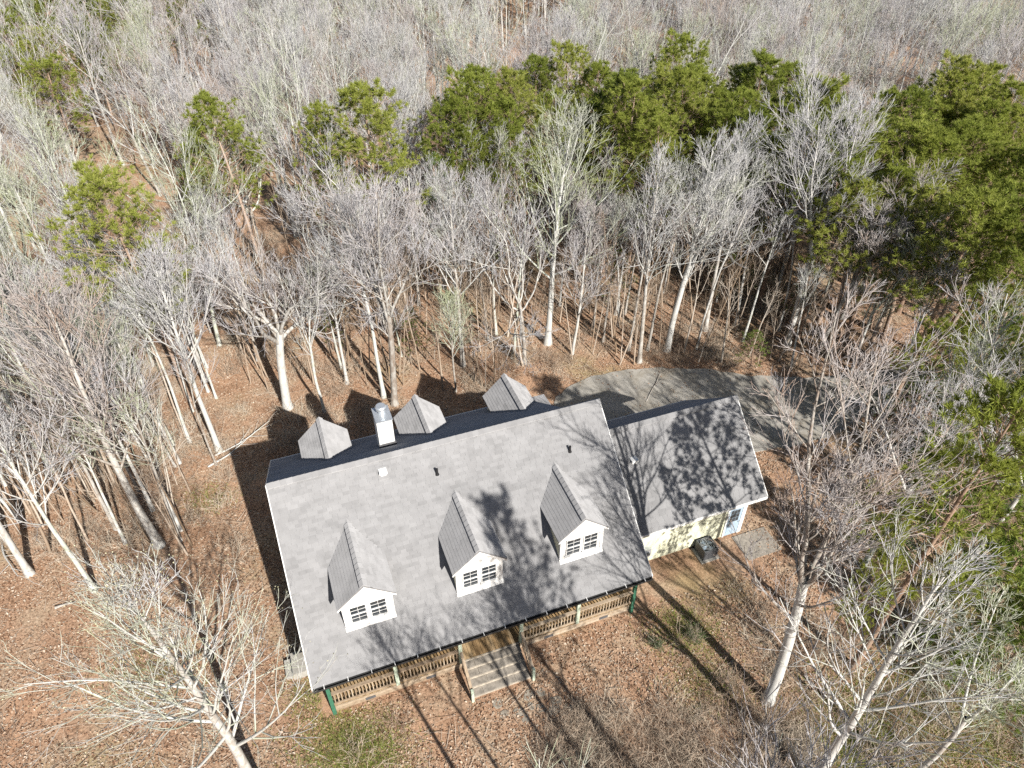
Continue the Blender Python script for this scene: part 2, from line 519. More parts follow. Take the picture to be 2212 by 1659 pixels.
# --- walls (mostly under the roof)
walls = build('wall', [
    box_part(0.32, 13.68, -3.95, 0.0, 0.5, front_z(-3.95) - 0.16)]
    + ngon_prism([(0.32, -3.95, front_z(-3.95) - 0.162), (0.32, 0, ZR - 0.2), (0.32, 4.5, back_z(4.5) - 0.2), (0.32, 4.5, 0.5), (0.32, -3.93, 0.5)], (0.15, 0, 0))
    + ngon_prism([(13.53, -3.95, front_z(-3.95) - 0.162), (13.53, 0.1, ZR - 0.25), (13.53, 0.15, 0.5), (13.53, -3.93, 0.5)], (0.15, 0, 0))
    + [box_part(0.47, UB - 0.35, 0.05, 4.5, 0.5, back_z(4.5) - 0.2), box_part(UB - 0.36, 13.53, 0.01, 0.16, 0.5, ZR - 0.4)], M['cream'], house)
build('foundation', [box_part(0.36, 13.64, -3.9, 4.45, -0.3, 0.51)], M['block'], house)

# --- main roof: deck, then courses of shingles
def roof_with_shingles(name, quad, org, ea, es, poly, thick=0.13, lift=0.0):
    r = slab(name, quad, thick, M['roof_deck'], house)
    sh = build('shingle_courses', shingle_parts(org, ea, es, poly, lift=lift), M['shingle'], r)
    tag(sh, kind='stuff')
    return r
SLF = math.hypot(WF, ZR - ZF)
SLB = math.hypot(WB, ZR - ZB)
main_front = roof_with_shingles('roof_slope', [(0, 0, ZR), (0, -WF, ZF), (L, -WF, ZF), (L, 0, ZR)], (0, -WF, ZF), (1, 0, 0), (0, WF, ZR - ZF), [(0, 0), (L, 0), (L, SLF), (0, SLF)])
main_back = roof_with_shingles('roof_slope', [(0, 0.002, ZR), (UB, 0.002, ZR), (UB, WB, ZB), (0, WB, ZB)], (0, WB, ZB), (1, 0, 0), (0, -WB, ZR - ZB), [(0, 0), (UB, 0), (UB, SLB), (0, SLB)])
slab('roof_strip', [(UB + 0.002, 0.002, ZR), (L, 0.002, ZR), (L, 0.42, back_z(0.42)), (UB + 0.002, 0.42, back_z(0.42))], 0.13, M['shingle'], house)
# white rake boards and rear fascia
def sloped_bar(p, q, w, h):
    """bar of width w across and height h hanging below the line p-q (p, q on its top)"""
    p = np.array(p, float); q = np.array(q, float)
    d = q - p; side = np.cross(d, [0, 0, 1.0]); side /= np.linalg.norm(side)
    a = [p, q]
    bot = [p - side * w / 2 - [0, 0, h], q - side * w / 2 - [0, 0, h], q + side * w / 2 - [0, 0, h], p + side * w / 2 - [0, 0, h]]
    top = [x + np.array([0, 0, h]) for x in bot]
    return hexa_part(bot, top)
for u in (-0.018, L + 0.018):
    build('rake_board', [sloped_bar((u, -WF, ZF + 0.004), (u, 0, ZR + 0.004), 0.035, 0.2)], M['white'], house)
build('rake_board', [sloped_bar((-0.018, WB, ZB + 0.004), (-0.018, 0, ZR + 0.002), 0.034, 0.2)], M['white'], house)
build('rear_fascia', [box_part(-0.03, UB, WB + 0.002, WB + 0.05, ZB - 0.19, ZB + 0.012)], M['white'], house)

def ridge_vent(p, q, slope_l, slope_r, name='ridge_vent', w=0.17, parent=None, seg=0.24):
    """raised ridge strip: one cap shingle after another over a vent"""
    p = np.array(p, float); q = np.array(q, float); d = q - p; Ld = np.linalg.norm(d); d /= Ld
    s = np.cross(d, [0, 0, 1.0]); s /= np.linalg.norm(s)
    parts = []
    n = max(2, int(Ld / seg))
    for i in range(n):
        a = p + d * (Ld * i / n); b = p + d * (Ld * (i + 1) / n + 0.02)
        h0, h1 = 0.066, 0.082
        for sg, sl in ((1, slope_r), (-1, slope_l)):
            e = s * sg * w - np.array([0, 0, sl * w])
            up0, up1 = np.array([0, 0, h0]), np.array([0, 0, h1])
            v = [a + up0, b + up1, b + e + up1, a + e + up0]
            lo = [x - np.array([0, 0, 0.035]) for x in v]
            F = BOXF if sg > 0 else BOXF[:, ::-1]
            parts.append((np.array(lo + v), F))
    return build(name, parts, M['shingle'], parent or house)
ridge_vent((0, 0, ZR + 0.02), (L, 0, ZR + 0.02), SB, SF)

# --- front gutter with brackets
gut = build('gutter', [box_part(0, L, -WF - 0.11, -WF - 0.005, ZF - 0.13, ZF - 0.115), box_part(0, L, -WF - 0.115, -WF - 0.105, ZF - 0.13, ZF - 0.02),
                       box_part(0, L, -WF - 0.02, -WF - 0.004, ZF - 0.129, ZF - 0.01)], M['gutter'], house)
for k in range(16):
    u = 0.4 + k * 0.88
    build('gutter_bracket', [box_part(u, u + 0.025, -WF - 0.13, -WF + 0.06, ZF - 0.016, ZF + 0.035)], M['white'], gut)
build('porch_ceiling', [hexa_part([(0.1, -WF + 0.1, ZF - 0.16), (13.9, -WF + 0.1, ZF - 0.16), (13.9, -4.0, ZF - 0.16), (0.1, -4.0, ZF - 0.16)],
                                  [(0.1, -WF + 0.1, ZF - 0.14), (13.9, -WF + 0.1, ZF - 0.14), (13.9, -4.0, ZF - 0.14), (0.1, -4.0, ZF - 0.14)])], M['white'], house)
build('porch_beam', [box_part(0.3, 13.7, -5.64, -5.46, ZF - 0.42, ZF - 0.165)], M['white'], house)

# --- windows
def window(uc, v, z0, w, h, facing=-1, parent=None, cols=2):
    """two sashes of small panes with frame and bars; facing -1: towards the front"""
    f = facing
    root = empty('window'); root.parent = parent or house
    root.location = (uc, v, z0)
    fr = 0.028
    build('frame', [box_part(-w / 2, -w / 2 + fr, 0, f * 0.05, 0, h), box_part(w / 2 - fr, w / 2, 0, f * 0.05, 0, h),
                    box_part(-w / 2 + fr, w / 2 - fr, 0, f * 0.05, h - fr, h), box_part(-w / 2 + fr, w / 2 - fr, 0, f * 0.048, h / 2 - 0.025, h / 2 + 0.025)], M['white'], root)
    build('sill', [box_part(-w / 2 - 0.04, w / 2 + 0.04, 0.0, f * 0.09, -0.05, 0.0 + fr * 0.9)], M['white'], root)
    gw = (w - 2 * fr) / cols
    bars = []
    for c in range(1, cols):
        bars.append(box_part(-w / 2 + fr + c * gw - 0.006, -w / 2 + fr + c * gw + 0.006, f * 0.012, f * 0.034, fr, h - fr))
    for zz in (h * 0.25 + fr * 0.25, h * 0.75 - fr * 0.25):
        bars.append(box_part(-w / 2 + fr, w / 2 - fr, f * 0.013, f * 0.032, zz - 0.006, zz + 0.006))
    build('glazing_bars', bars, M['white'], root)
    for c in range(cols):
        for zz0, zz1 in ((fr, h * 0.25), (h * 0.25, h / 2), (h / 2, h * 0.75), (h * 0.75, h - fr)):
            build('pane', [box_part(-w / 2 + fr + c * gw, -w / 2 + fr + (c + 1) * gw, f * 0.008, f * 0.018, zz0, zz1)], M['glass'], root)
    return root

# --- front dormers
VF, HW, HWO, ZE, ZA, OV = -4.6055, 0.9274, 1.0917, 5.42, 6.372, 0.15
DSL = (ZA - ZE) / HWO
for uc in (2.579, 6.914, 11.255):
    zb = front_z(VF)
    under = 0.10
    wz = lambda x: ZA - abs(x) * DSL - under                      # underside of the dormer roof
    # front wall and cheeks
    parts = ngon_prism([(uc - HW, VF, zb - 0.05), (uc + HW, VF, zb - 0.05), (uc + HW, VF, wz(HW)), (uc, VF, wz(0)), (uc - HW, VF, wz(HW))], (0, 0.1, 0))
    d = build('dormer', parts, M['white'], house)
    for sg in (-1, 1):
        x0, x1 = uc + sg * HW, uc + sg * (HW - 0.1)
        vb_ = front_v(wz(HW))
        build('dormer_cheek', [p for p in ngon_prism([(x0 - sg * 0.001, VF + 0.101, zb), (x0 - sg * 0.001, VF + 0.101, wz(HW)), (x0 - sg * 0.001, vb_, wz(HW))], (-sg * 0.1, 0, 0))], M['cream'], d)
        build('corner_board', [box_part(uc + sg * (HW - 0.09), uc + sg * (HW + 0.018), VF - 0.018, VF + 0.08, zb - 0.03, wz(HW))], M['white'], d)
        build('rake_trim', [sloped_bar((uc + sg * HWO, VF - OV + 0.03, ZE + 0.0), (uc, VF - OV + 0.03, ZA + 0.0), 0.05, 0.17)], M['white'], d)
    build('apron_flashing', [hexa_part([(uc - HW - 0.03, VF - 0.12, front_z(VF - 0.12) + 0.02), (uc + HW + 0.03, VF - 0.12, front_z(VF - 0.12) + 0.02), (uc + HW + 0.03, VF - 0.019, front_z(VF) + 0.02), (uc - HW - 0.03, VF - 0.019, front_z(VF) + 0.02)],
                                       [(uc - HW - 0.03, VF - 0.12, front_z(VF - 0.12) + 0.035), (uc + HW + 0.03, VF - 0.12, front_z(VF - 0.12) + 0.035), (uc + HW + 0.03, VF - 0.019, front_z(VF) + 0.09), (uc - HW - 0.03, VF - 0.019, front_z(VF) + 0.09)])], M['white'], d)
    # roof: two slopes
    for sg in (-1, 1):
        f0 = VF - OV
        re, rr = front_v(ZE), front_v(ZA)
        quad = [(uc + sg * 0.002, f0, ZA - 0.0), (uc + sg * HWO, f0, ZE), (uc + sg * HWO, re, ZE), (uc + sg * 0.002, rr, ZA)]
        rf = slab('dormer_roof', quad, 0.07, M['roof_deck'], house)
        S = math.hypot(HWO, ZA - ZE)
        poly = [(0, 0), (re - f0, 0), (rr - f0, S), (0, S)]
        prts = shingle_parts((uc + sg * HWO, f0, ZE), (0, 1, 0), (-sg * HWO, 0, ZA - ZE), poly)
        if sg < 0:
            for p in prts:
                build('shingle', [p], M['shingle'], rf)
        else:
            tag(build('shingle_courses', prts, M['shingle'], rf), kind='stuff')
    ridge_vent((uc, VF - OV, ZA + 0.01), (uc, front_v(ZA) + 0.12, ZA + 0.01), DSL, DSL, w=0.15)
    for du in (-0.375, 0.375):
        window(uc + du, VF - 0.002, zb + 0.25, 0.62, 0.98)

# --- rear dormers
VBD, BHW, BZE, BZA = 4.487, 1.0983, 5.484, 6.528
BSL = (BZA - BZE) / BHW
for uc in (2.50, 6.873, 11.241):
    hw = BHW - 0.17
    vb = VBD - 0.2
    wz = lambda x: BZA - abs(x) * BSL - 0.10
    d = build('dormer', ngon_prism([(uc - hw, vb, back_z(vb) - 0.1), (uc - hw, vb, wz(hw)), (uc, vb, wz(0)), (uc + hw, vb, wz(hw)), (uc + hw, vb, back_z(vb) - 0.1)], (0, -0.1, 0)), M['white'], house)
    for sg in (-1, 1):
        x0 = uc + sg * hw
        build('dormer_cheek', ngon_prism([(x0, vb - 0.101, back_z(vb)), (x0, vb - 0.101, wz(hw)), (x0, back_v(wz(hw)), wz(hw))], (-sg * 0.1, 0, 0)), M['cream'], d)
        quad = [(uc + sg * 0.002, VBD, BZA), (uc + sg * BHW, VBD, BZE), (uc + sg * BHW, back_v(BZE), BZE), (uc + sg * 0.002, back_v(BZA), BZA)]
        rf = slab('dormer_roof', quad, 0.07, M['roof_deck'], house)
        S = math.hypot(BHW, BZA - BZE)
        poly = [(0, 0), (VBD - back_v(BZE), 0), (VBD - back_v(BZA), S), (0, S)]
        tag(build('shingle_courses', shingle_parts((uc + sg * BHW, VBD, BZE), (0, -1, 0), (-sg * BHW, 0, BZA - BZE), poly), M['shingle'], rf), kind='stuff')
    ridge_vent((uc, VBD, BZA + 0.01), (uc, back_v(BZA) - 0.1, BZA + 0.01), BSL, BSL, w=0.15)
    window(uc, vb + 0.003, back_z(vb) + 0.12, 0.6, 0.75, 1)

# --- low rear roof beside the back dormer
build('rear_roof', ngon_prism([(12.47, 3.0, 4.32), (13.6, 3.0, 4.32), (13.6, 5.05, 4.12), (12.47, 5.05, 4.12)], (0, 0, -0.12)), M['shingle'], house)
build('rear_wall', [box_part(12.47, 13.45, 0.2, 4.9, 0.5, 4.0)], M['cream'], house)

# --- chimney
ch = build('chimney', [box_part(4.65, 5.29, 1.6, 2.5, back_z(2.5) - 0.3, 8.02)], M['white'], house)
build('chimney_cap', [box_part(4.62, 5.32, 1.57, 2.53, 8.022, 8.07)], M['metal'], ch)
build('corner_trim', [box_part(4.635, 4.70, 1.585, 1.66, back_z(1.66), 8.02)], M['white'], ch)
build('flue', cyl_part((4.97, 2.12, 8.07), (0, 0, 0.34), 0.15, 0.15, 20) + cyl_part((4.97, 2.12, 8.26), (0, 0, 0.06), 0.21, 0.21, 20)
      + cyl_part((4.97, 2.12, 8.40), (0, 0, 0.06), 0.24, 0.19, 20) + cyl_part((4.97, 2.12, 8.352), (0, 0, 0.05), 0.15, 0.15, 20), M['metal'], ch, True)
build('chimney_flashing', [box_part(4.6, 5.34, 1.5, 1.62, back_z(1.5) - 0.02, back_z(1.5) + 0.12)], M['vent'], ch)

# --- roof vents
def square_vent(u, v, z, s, parent):
    n = 0.5
    b = build('roof_vent', [box_part(u - 0.16, u + 0.16, v - 0.14, v + 0.14, z + 0.06, z + 0.17), box_part(u - 0.11, u + 0.11, v - 0.10, v + 0.10, z - 0.1, z + 0.061)], M['white'], parent)
    build('vent_flange', [hexa_part([(u - 0.22, v - 0.2, z - 0.2 * s), (u + 0.22, v - 0.2, z - 0.2 * s), (u + 0.22, v + 0.2, z + 0.2 * s), (u - 0.22, v + 0.2, z + 0.2 * s)],
                                    [(u - 0.22, v - 0.2, z - 0.2 * s + 0.035), (u + 0.22, v - 0.2, z - 0.2 * s + 0.035), (u + 0.22, v + 0.2, z + 0.2 * s + 0.035), (u - 0.22, v + 0.2, z + 0.2 * s + 0.035)])], M['shingle'], b)
square_vent(4.35, -0.53, front_z(-0.53), SF, house)
for (u, v) in ((6.41, -0.98), (12.06, -1.38)):
    p = build('plumbing_vent', cyl_part((u, v, front_z(v) - 0.05), (0, 0, 0.36), 0.05, 0.05, 12) + cyl_part((u, v, front_z(v) - 0.02), (0, 0, 0.1), 0.09, 0.055, 12), M['black'], house, True)

# --- garage wing
GVR, GZR, GVE, GZE, GU0, GU1 = -0.25, 5.95, -3.85, 2.75, 14.04, 21.2
GS = (GZR - GZE) / (GVR - GVE)
GVB = 3.35
gl = math.hypot(GVR - GVE, GZR - GZE)
gf = slab('garage_roof', [(GU0, GVR, GZR), (GU0, GVE, GZE), (GU1, GVE, GZE), (GU1, GVR, GZR)], 0.12, M['roof_deck'], house)
tag(build('shingle_courses', shingle_parts((GU0, GVE, GZE), (1, 0, 0), (0, GVR - GVE, GZR - GZE), [(0, 0), (GU1 - GU0, 0), (GU1 - GU0, gl), (0, gl)]), M['shingle'], gf), kind='stuff')
gb = slab('garage_roof', [(GU0, GVR + 0.002, GZR), (GU1, GVR + 0.002, GZR), (GU1, GVB, GZE), (GU0, GVB, GZE)], 0.12, M['roof_deck'], house)
tag(build('shingle_courses', shingle_parts((GU0, GVB, GZE), (1, 0, 0), (0, GVR - GVB, GZR - GZE), [(0, 0), (GU1 - GU0, 0), (GU1 - GU0, gl), (0, gl)]), M['shingle'], gb), kind='stuff')
ridge_vent((GU0, GVR, GZR + 0.02), (GU1, GVR, GZR + 0.02), GS, GS)
for a, b in (((GU1 + 0.018, GVE, GZE + 0.004), (GU1 + 0.018, GVR, GZR + 0.004)), ((GU1 + 0.018, GVB, GZE + 0.004), (GU1 + 0.018, GVR, GZR + 0.003))):
    build('rake_board', [sloped_bar(a, b, 0.034, 0.18)], M['white'], house)
build('rear_fascia', [box_part(GU0, GU1, GVB + 0.002, GVB + 0.04, GZE - 0.15, GZE + 0.012)], M['white'], house)
build('front_fascia', [box_part(GU0, GU1, GVE - 0.04, GVE - 0.002, GZE - 0.15, GZE + 0.008)], M['white'], house)
build('garage_wall', [box_part(13.69, 20.5, -3.48, -3.35, 0.12, 2.66), box_part(13.69, 20.5, 2.9, 3.03, 0.12, 2.66), box_part(20.37, 20.5, -3.349, 2.899, 0.12, 2.66)]
      + ngon_prism([(20.37, -3.3, 2.661), (20.37, GVR, GZR - 0.18), (20.37, 2.88, 2.661)], (0.13, 0, 0)), M['cream'], house)
build('foundation', [box_part(13.7, 20.45, -3.44, 3.0, -0.3, 0.118)], M['block'], house)
for k in range(13):
    z0 = 0.16 + k * 0.19
    if z0 > 2.5: break
    for (ua, ub) in ((13.72, 19.45), (20.34, 20.5)) if z0 < 2.1 else ((13.72, 20.5),):
        build('siding_board', [hexa_part([(ua, -3.515, z0), (ub, -3.515, z0), (ub, -3.482, z0), (ua, -3.482, z0)], [(ua, -3.492, z0 + 0.2), (ub, -3.492, z0 + 0.2), (ub, -3.481, z0 + 0.2), (ua, -3.481, z0 + 0.2)])], M['cream'], house)
build('corner_board', [box_part(20.42, 20.53, -3.53, -3.34, 0.13, 2.64)], M['white'], house)
square_vent(15.25, -1.45, 5.95 + GS * (-1.45 - GVR), GS, house)
# side door with nine panes
dr = empty('door'); dr.parent = house; dr.location = (19.92, -3.5, 0.14)
build('door_leaf', [box_part(-0.38, 0.38, -0.035, 0.01, 0.02, 1.95)], M['door'], dr)
build('door_frame', [box_part(-0.46, -0.382, -0.06, 0.01, 0, 2.03), box_part(0.382, 0.46, -0.06, 0.01, 0, 2.03), box_part(-0.381, 0.381, -0.06, 0.01, 1.955, 2.03)], M['white'], dr)
for i in range(3):
    for j in range(3):
        build('pane', [box_part(-0.25 + i * 0.17, -0.10 + i * 0.17, -0.045, -0.036, 1.0 + j * 0.28, 1.25 + j * 0.28)], M['glass'], dr)
build('door_handle', cyl_part((0.3, -0.036, 0.92), (0, -0.06, 0), 0.03, 0.035, 10), M['metal'], dr, True)
build('door_panel', [box_part(-0.27, -0.03, -0.045, -0.036, 0.2, 0.8), box_part(0.03, 0.27, -0.045, -0.036, 0.2, 0.8)], M['door'], dr)
# electricity meter by the inner corner
mt = build('meter_box', [box_part(15.05, 15.42, -3.70, -3.517, 0.75, 1.3)], M['metal'], house)
build('meter_dial', cyl_part((15.23, -3.70, 1.05), (0, -0.09, 0), 0.1, 0.09, 14), M['glass'], mt, True)

# --- porch
FZ = 0.6
fl = build('porch_floor', [box_part(0.36, 13.64, -5.5, -3.97, FZ - 0.2, FZ - 0.03)], M['railwood'], house)
u = 0.36
bw = 0.14
board_me = None
while u < 13.6:
    o = mesh_obj('floorboard', board_me or np_mesh('floorboard', [box_part(0, bw - 0.012, -5.56, -3.96, FZ - 0.028, FZ)], M['floorwood']), fl)
    board_me = o.data
    o.location = (u, random.Random(int(u * 100)).uniform(-0.02, 0.02), 0)
    u += bw
sk = build('porch_skirt', [box_part(0.4, 5.74, -5.47, -5.3, -0.2, FZ - 0.22), box_part(8.3, 13.6, -5.47, -5.3, -0.2, FZ - 0.22)], M['block'], house)
for ua, ub in ((0.38, 5.74), (8.3, 13.62)):
    for z0, z1, pr in ((FZ - 0.215, FZ - 0.035, 0.03), (0.20, 0.365, 0.022), (0.03, 0.19, 0.024)):
        build('skirt_board', [box_part(ua, ub, -5.47 - pr, -5.472, z0, z1)], M['railwood'], sk)
for uv in (1.9, 4.4, 9.6, 12.2):
    build('foundation_vent', [box_part(uv - 0.2, uv + 0.2, -5.515, -5.495, 0.09, 0.25)], M['vent'], sk)
POSTS = [0.45, 3.05, 5.68, 8.30, 10.86, 13.52]
for i, pu in enumerate(POSTS):
    mt_ = M['dkpost'] if i in (0, 5) else M['post']
    z0 = -0.1 if i in (0, 5) else FZ
    build('porch_post', [box_part(pu - 0.07, pu + 0.07, -5.63, -5.49, z0, ZF - 0.2)], mt_, house)
bal = np_mesh('baluster', [box_part(-0.021, 0.021, -0.021, 0.021, 0.0, 0.78)], M['railwood'])
for a, b in ((0, 1), (1, 2), (3, 4), (4, 5)):
    ua, ub = POSTS[a] + 0.072, POSTS[b] - 0.072
    rl = build('railing', [box_part(ua, ub, -5.62, -5.48, FZ + 0.86, FZ + 0.90), box_part(ua, ub, -5.575, -5.525, FZ + 0.775, FZ + 0.859), box_part(ua, ub, -5.575, -5.525, FZ + 0.07, FZ + 0.14)], M['railwood'], house)
    n = int((ub - ua) / 0.135)
    for k in range(n):
        o = mesh_obj('baluster', bal, rl)
        o.location = (ua + (k + 0.5) * (ub - ua) / n, -5.50, FZ + 0.05)
# --- steps of paver slabs
TR = 0.345
stp = build('front_steps', [box_part(5.80, 8.22, -5.52 - k * TR, -5.52 - (k + 1) * TR, -0.2, FZ - 0.05 - (k + 1) * 0.12 + 0.0) for k in range(4)], M['mortar'], house)
for k in range(4):
    zt = FZ - 0.05 - (k + 1) * 0.12
    cuts = [5.82] + sorted(5.82 + 2.38 * np.array([0.22, 0.5, 0.77]) + rs.uniform(-0.2, 0.2, 3)) + [8.2]
    for a, b in zip(cuts[:-1], cuts[1:]):
        build('paver', [box_part(a + 0.012, b - 0.012, -5.53 - k * TR, -5.52 - (k + 1) * TR + 0.028, zt + 0.002, zt + 0.025 + rs.uniform(0, 0.008))], M['stone'], stp)
build('step_nosing', [box_part(5.8, 8.22, -5.575, -5.53, FZ - 0.06, FZ + 0.004)], M['mortar'], stp)
for pu in (5.70, 8.30):
    v0, v1 = -5.64, -6.92
    zt0, zt1 = FZ + 0.88, 0.74
    rl = build('stair_railing', [sloped_bar((pu, v1 - 0.05, zt1), (pu, v0, zt0), 0.11, 0.045), sloped_bar((pu, v1, zt1 - 0.05), (pu, v0, zt0 - 0.05), 0.04, 0.09),
                                 sloped_bar((pu, v1, zt1 - 0.6), (pu, v0, zt0 - 0.75), 0.04, 0.09)], M['railwood'], house)
    build('newel_post', [box_part(pu - 0.055, pu + 0.055, v1 - 0.13, v1 - 0.02, -0.2, zt1 + 0.12)], M['post'], rl)
    for k in range(9):
        t = (k + 0.5) / 9
        vv = v1 + (v0 - v1) * t; zz = zt1 + (zt0 - zt1) * t
        build('baluster', [box_part(pu - 0.019, pu + 0.019, vv - 0.019, vv + 0.019, zz - 0.72, zz - 0.08)], M['railwood'], rl)
# side stoop at the left gable
build('side_stoop', [box_part(-0.85, 0.31, -3.6, -2.6, -0.2, 0.42), box_part(-1.15, -0.851, -3.5, -2.7, -0.2, 0.2)], M['concrete'], house)

# --- things by the house
def air_conditioner():
    p = house_to_world(18.3, -4.0)
    r = empty('air_conditioner', (p.x, p.y, 0), HTH)
    tag(r, 'dark square air conditioner on the ground by the cream garage wall', 'air conditioner')
    build('pad', [box_part(-0.5, 0.5, -0.5, 0.45, -0.05, 0.06)], M['concrete'], r)
    build('cabinet', [box_part(-0.38, -0.34, -0.38, 0.38, 0.062, 0.72), box_part(0.34, 0.38, -0.38, 0.38, 0.062, 0.72), box_part(-0.339, 0.339, -0.38, -0.34, 0.062, 0.72), box_part(-0.339, 0.339, 0.34, 0.38, 0.062, 0.72), box_part(-0.339, 0.339, -0.339, 0.339, 0.062, 0.5)], M['acmetal'], r)
    for k in range(9):
        build('louvre', [box_part(-0.36, 0.36, -0.395, -0.381, 0.12 + k * 0.062, 0.15 + k * 0.062)], M['vent'], r)
    g = build('fan_guard', [q for rr in (0.12, 0.2, 0.28, 0.335) for q in ring_parts((0, 0, 0.73), rr, 0.008)] + [box_part(-0.34, 0.34, -0.008, 0.008, 0.722, 0.736), box_part(-0.008, 0.008, -0.34, 0.34, 0.7222, 0.7362)], M['metal'], r)
    build('fan_hub', cyl_part((0, 0, 0.56), (0, 0, 0.08), 0.08, 0.08, 12), M['metal'], r, True)
    for k in range(4):
        a = k * math.pi / 2 + 0.4
        c, s = math.cos(a), math.sin(a)
        build('fan_blade', [hexa_part([(c * .07 - s * .05, s * .07 + c * .05, .59), (c * .3 - s * .11, s * .3 + c * .11, .59), (c * .3 + s * .08, s * .3 - c * .08, .62), (c * .07 + s * .03, s * .07 - c * .03, .62)],
                                      [(c * .07 - s * .05, s * .07 + c * .05, .596), (c * .3 - s * .11, s * .3 + c * .11, .596), (c * .3 + s * .08, s * .3 - c * .08, .626), (c * .07 + s * .03, s * .07 - c * .03, .626)])], M['door'], r)
def ring_parts(c, r, w, k=24):
    th = np.arange(k) * 2 * np.pi / k
    d = np.stack([np.cos(th), np.sin(th), 0 * th], 1)
    up = np.array([0, 0, w])
    V = np.concatenate([c + d * (r - w), c + d * (r + w), c + d * (r + w) + up, c + d * (r - w) + up])
    i = np.arange(k); j = (i + 1) % k
    return [(V, np.concatenate([np.stack([i + a * k, j + a * k, j + b * k, i + b * k], 1) for a, b in ((0, 1), (1, 2), (2, 3), (3, 0))]))]
air_conditioner()
p = house_to_world(20.9, -4.35)
pad = mesh_obj('door_pad', np_mesh('door_pad', [box_part(-0.9, 0.95, -0.75, 0.7, -0.05, 0.035)], M['stone']), None, (p.x, p.y, 0)); pad.rotation_euler.z = HTH
tag(pad, 'square concrete landing outside the garage side door', 'landing', kind='structure')
sg_ = np.random.default_rng(5)
for (u, v, r) in ((7.89, -7.52, .26), (6.59, -7.44, .22), (8.82, -8.15, .26), (8.61, -8.45, .27), (8.15, -8.21, .22), (6.68, -7.93, .2), (7.27, -8.03, .22), (7.80, -8.00, .17), (8.40, -7.60, .2), (7.41, -8.38, .2), (9.2, -8.6, .2)):
    k = 9
    th = np.arange(k) * 2 * np.pi / k + sg_.uniform(0, 1)
    rr = r * sg_.uniform(0.8, 1.15, k)
    ring = np.stack([np.cos(th) * rr, np.sin(th) * rr * 0.85], 1)
    V = np.concatenate([np.c_[ring, np.full(k, -0.05)], np.c_[ring, np.full(k, 0.014)], np.c_[ring * 0.9, np.full(k, 0.024)]])
    i = np.arange(k); j = (i + 1) % k
    me = np_mesh('flagstone', [(V, np.stack([i, j, j + k, i + k], 1)), (V, np.stack([i + k, j + k, j + 2 * k, i + 2 * k], 1)), (V, np.array([[2 * k, 2 * k + a, 2 * k + a + 1] for a in range(1, k - 1)]))], M['flag'])
    p = house_to_world(u, v)
    o = mesh_obj('flagstone', me, None, (p.x, p.y, 0)); o.rotation_euler.z = sg_.uniform(0, 6)
    tag(o, 'rounded pale flagstone lying in leaves below the front steps', 'flagstone', 'flagstones below the front steps')

# ================================================================== trees
UP = np.array([0, 0, 1.0])
def norm(a): return a / (np.linalg.norm(a, axis=-1, keepdims=True) + 1e-9)
def grow(rng, P, D, Ls, n, wob, trop, drag=None):
    B = len(P)
    pts = np.empty((B, n, 3)); pts[:, 0] = P
    D = norm(D)
    w = wob if np.ndim(wob) else np.full(B, wob)
    for i in range(1, n):
        D = norm(D + rng.normal(0, 1, (B, 3)) * w[:, None] + UP * trop)
        pts[:, i] = pts[:, i - 1] + D * (Ls / (n - 1))[:, None]
    return pts
def spawn(rng, pts, rad, Ls, m, t0, t1, ang, asd, lenf, ratio, rmin):
    B, n, _ = pts.shape
    t = (np.arange(m)[None] + rng.random((B, m))) / m * (t1 - t0) + t0
    x = np.clip(t * (n - 1), 0, n - 1.001); i = x.astype(int); f = (x - i)[..., None]
    bi = np.arange(B)[:, None]
    p0, p1 = pts[bi, i], pts[bi, i + 1]
    pos = p0 * (1 - f) + p1 * f
    tan = norm(p1 - p0)
    r = rad[bi, i] * (1 - f[..., 0]) + rad[bi, i + 1] * f[..., 0]
    az = np.arange(m)[None] * 2.39996 + rng.random((B, 1)) * 6.28 + rng.normal(0, 0.5, (B, m))
    e1 = norm(np.cross(tan, np.broadcast_to([0.31, 0.22, 0.93], tan.shape) + rng.normal(0, .05, tan.shape)))
    e2 = np.cross(tan, e1)
    a = ang(t) if callable(ang) else ang
    a = a + rng.normal(0, asd, (B, m))
    D = np.cos(a)[..., None] * tan + np.sin(a)[..., None] * (np.cos(az)[..., None] * e1 + np.sin(az)[..., None] * e2)
    l = Ls[:, None] * lenf((t - t0) / (t1 - t0 + 1e-9)) * rng.uniform(0.65, 1.3, (B, m))
    rr = np.maximum(r * ratio, rmin)
    return pos.reshape(-1, 3), D.reshape(-1, 3), l.ravel(), rr.ravel()
def taper(r0, n, end, p=1.0):
    t = np.linspace(0, 1, n)[None] ** p
    return r0[:, None] * (1 - t) + np.minimum(r0[:, None] * 0.9, end) * t
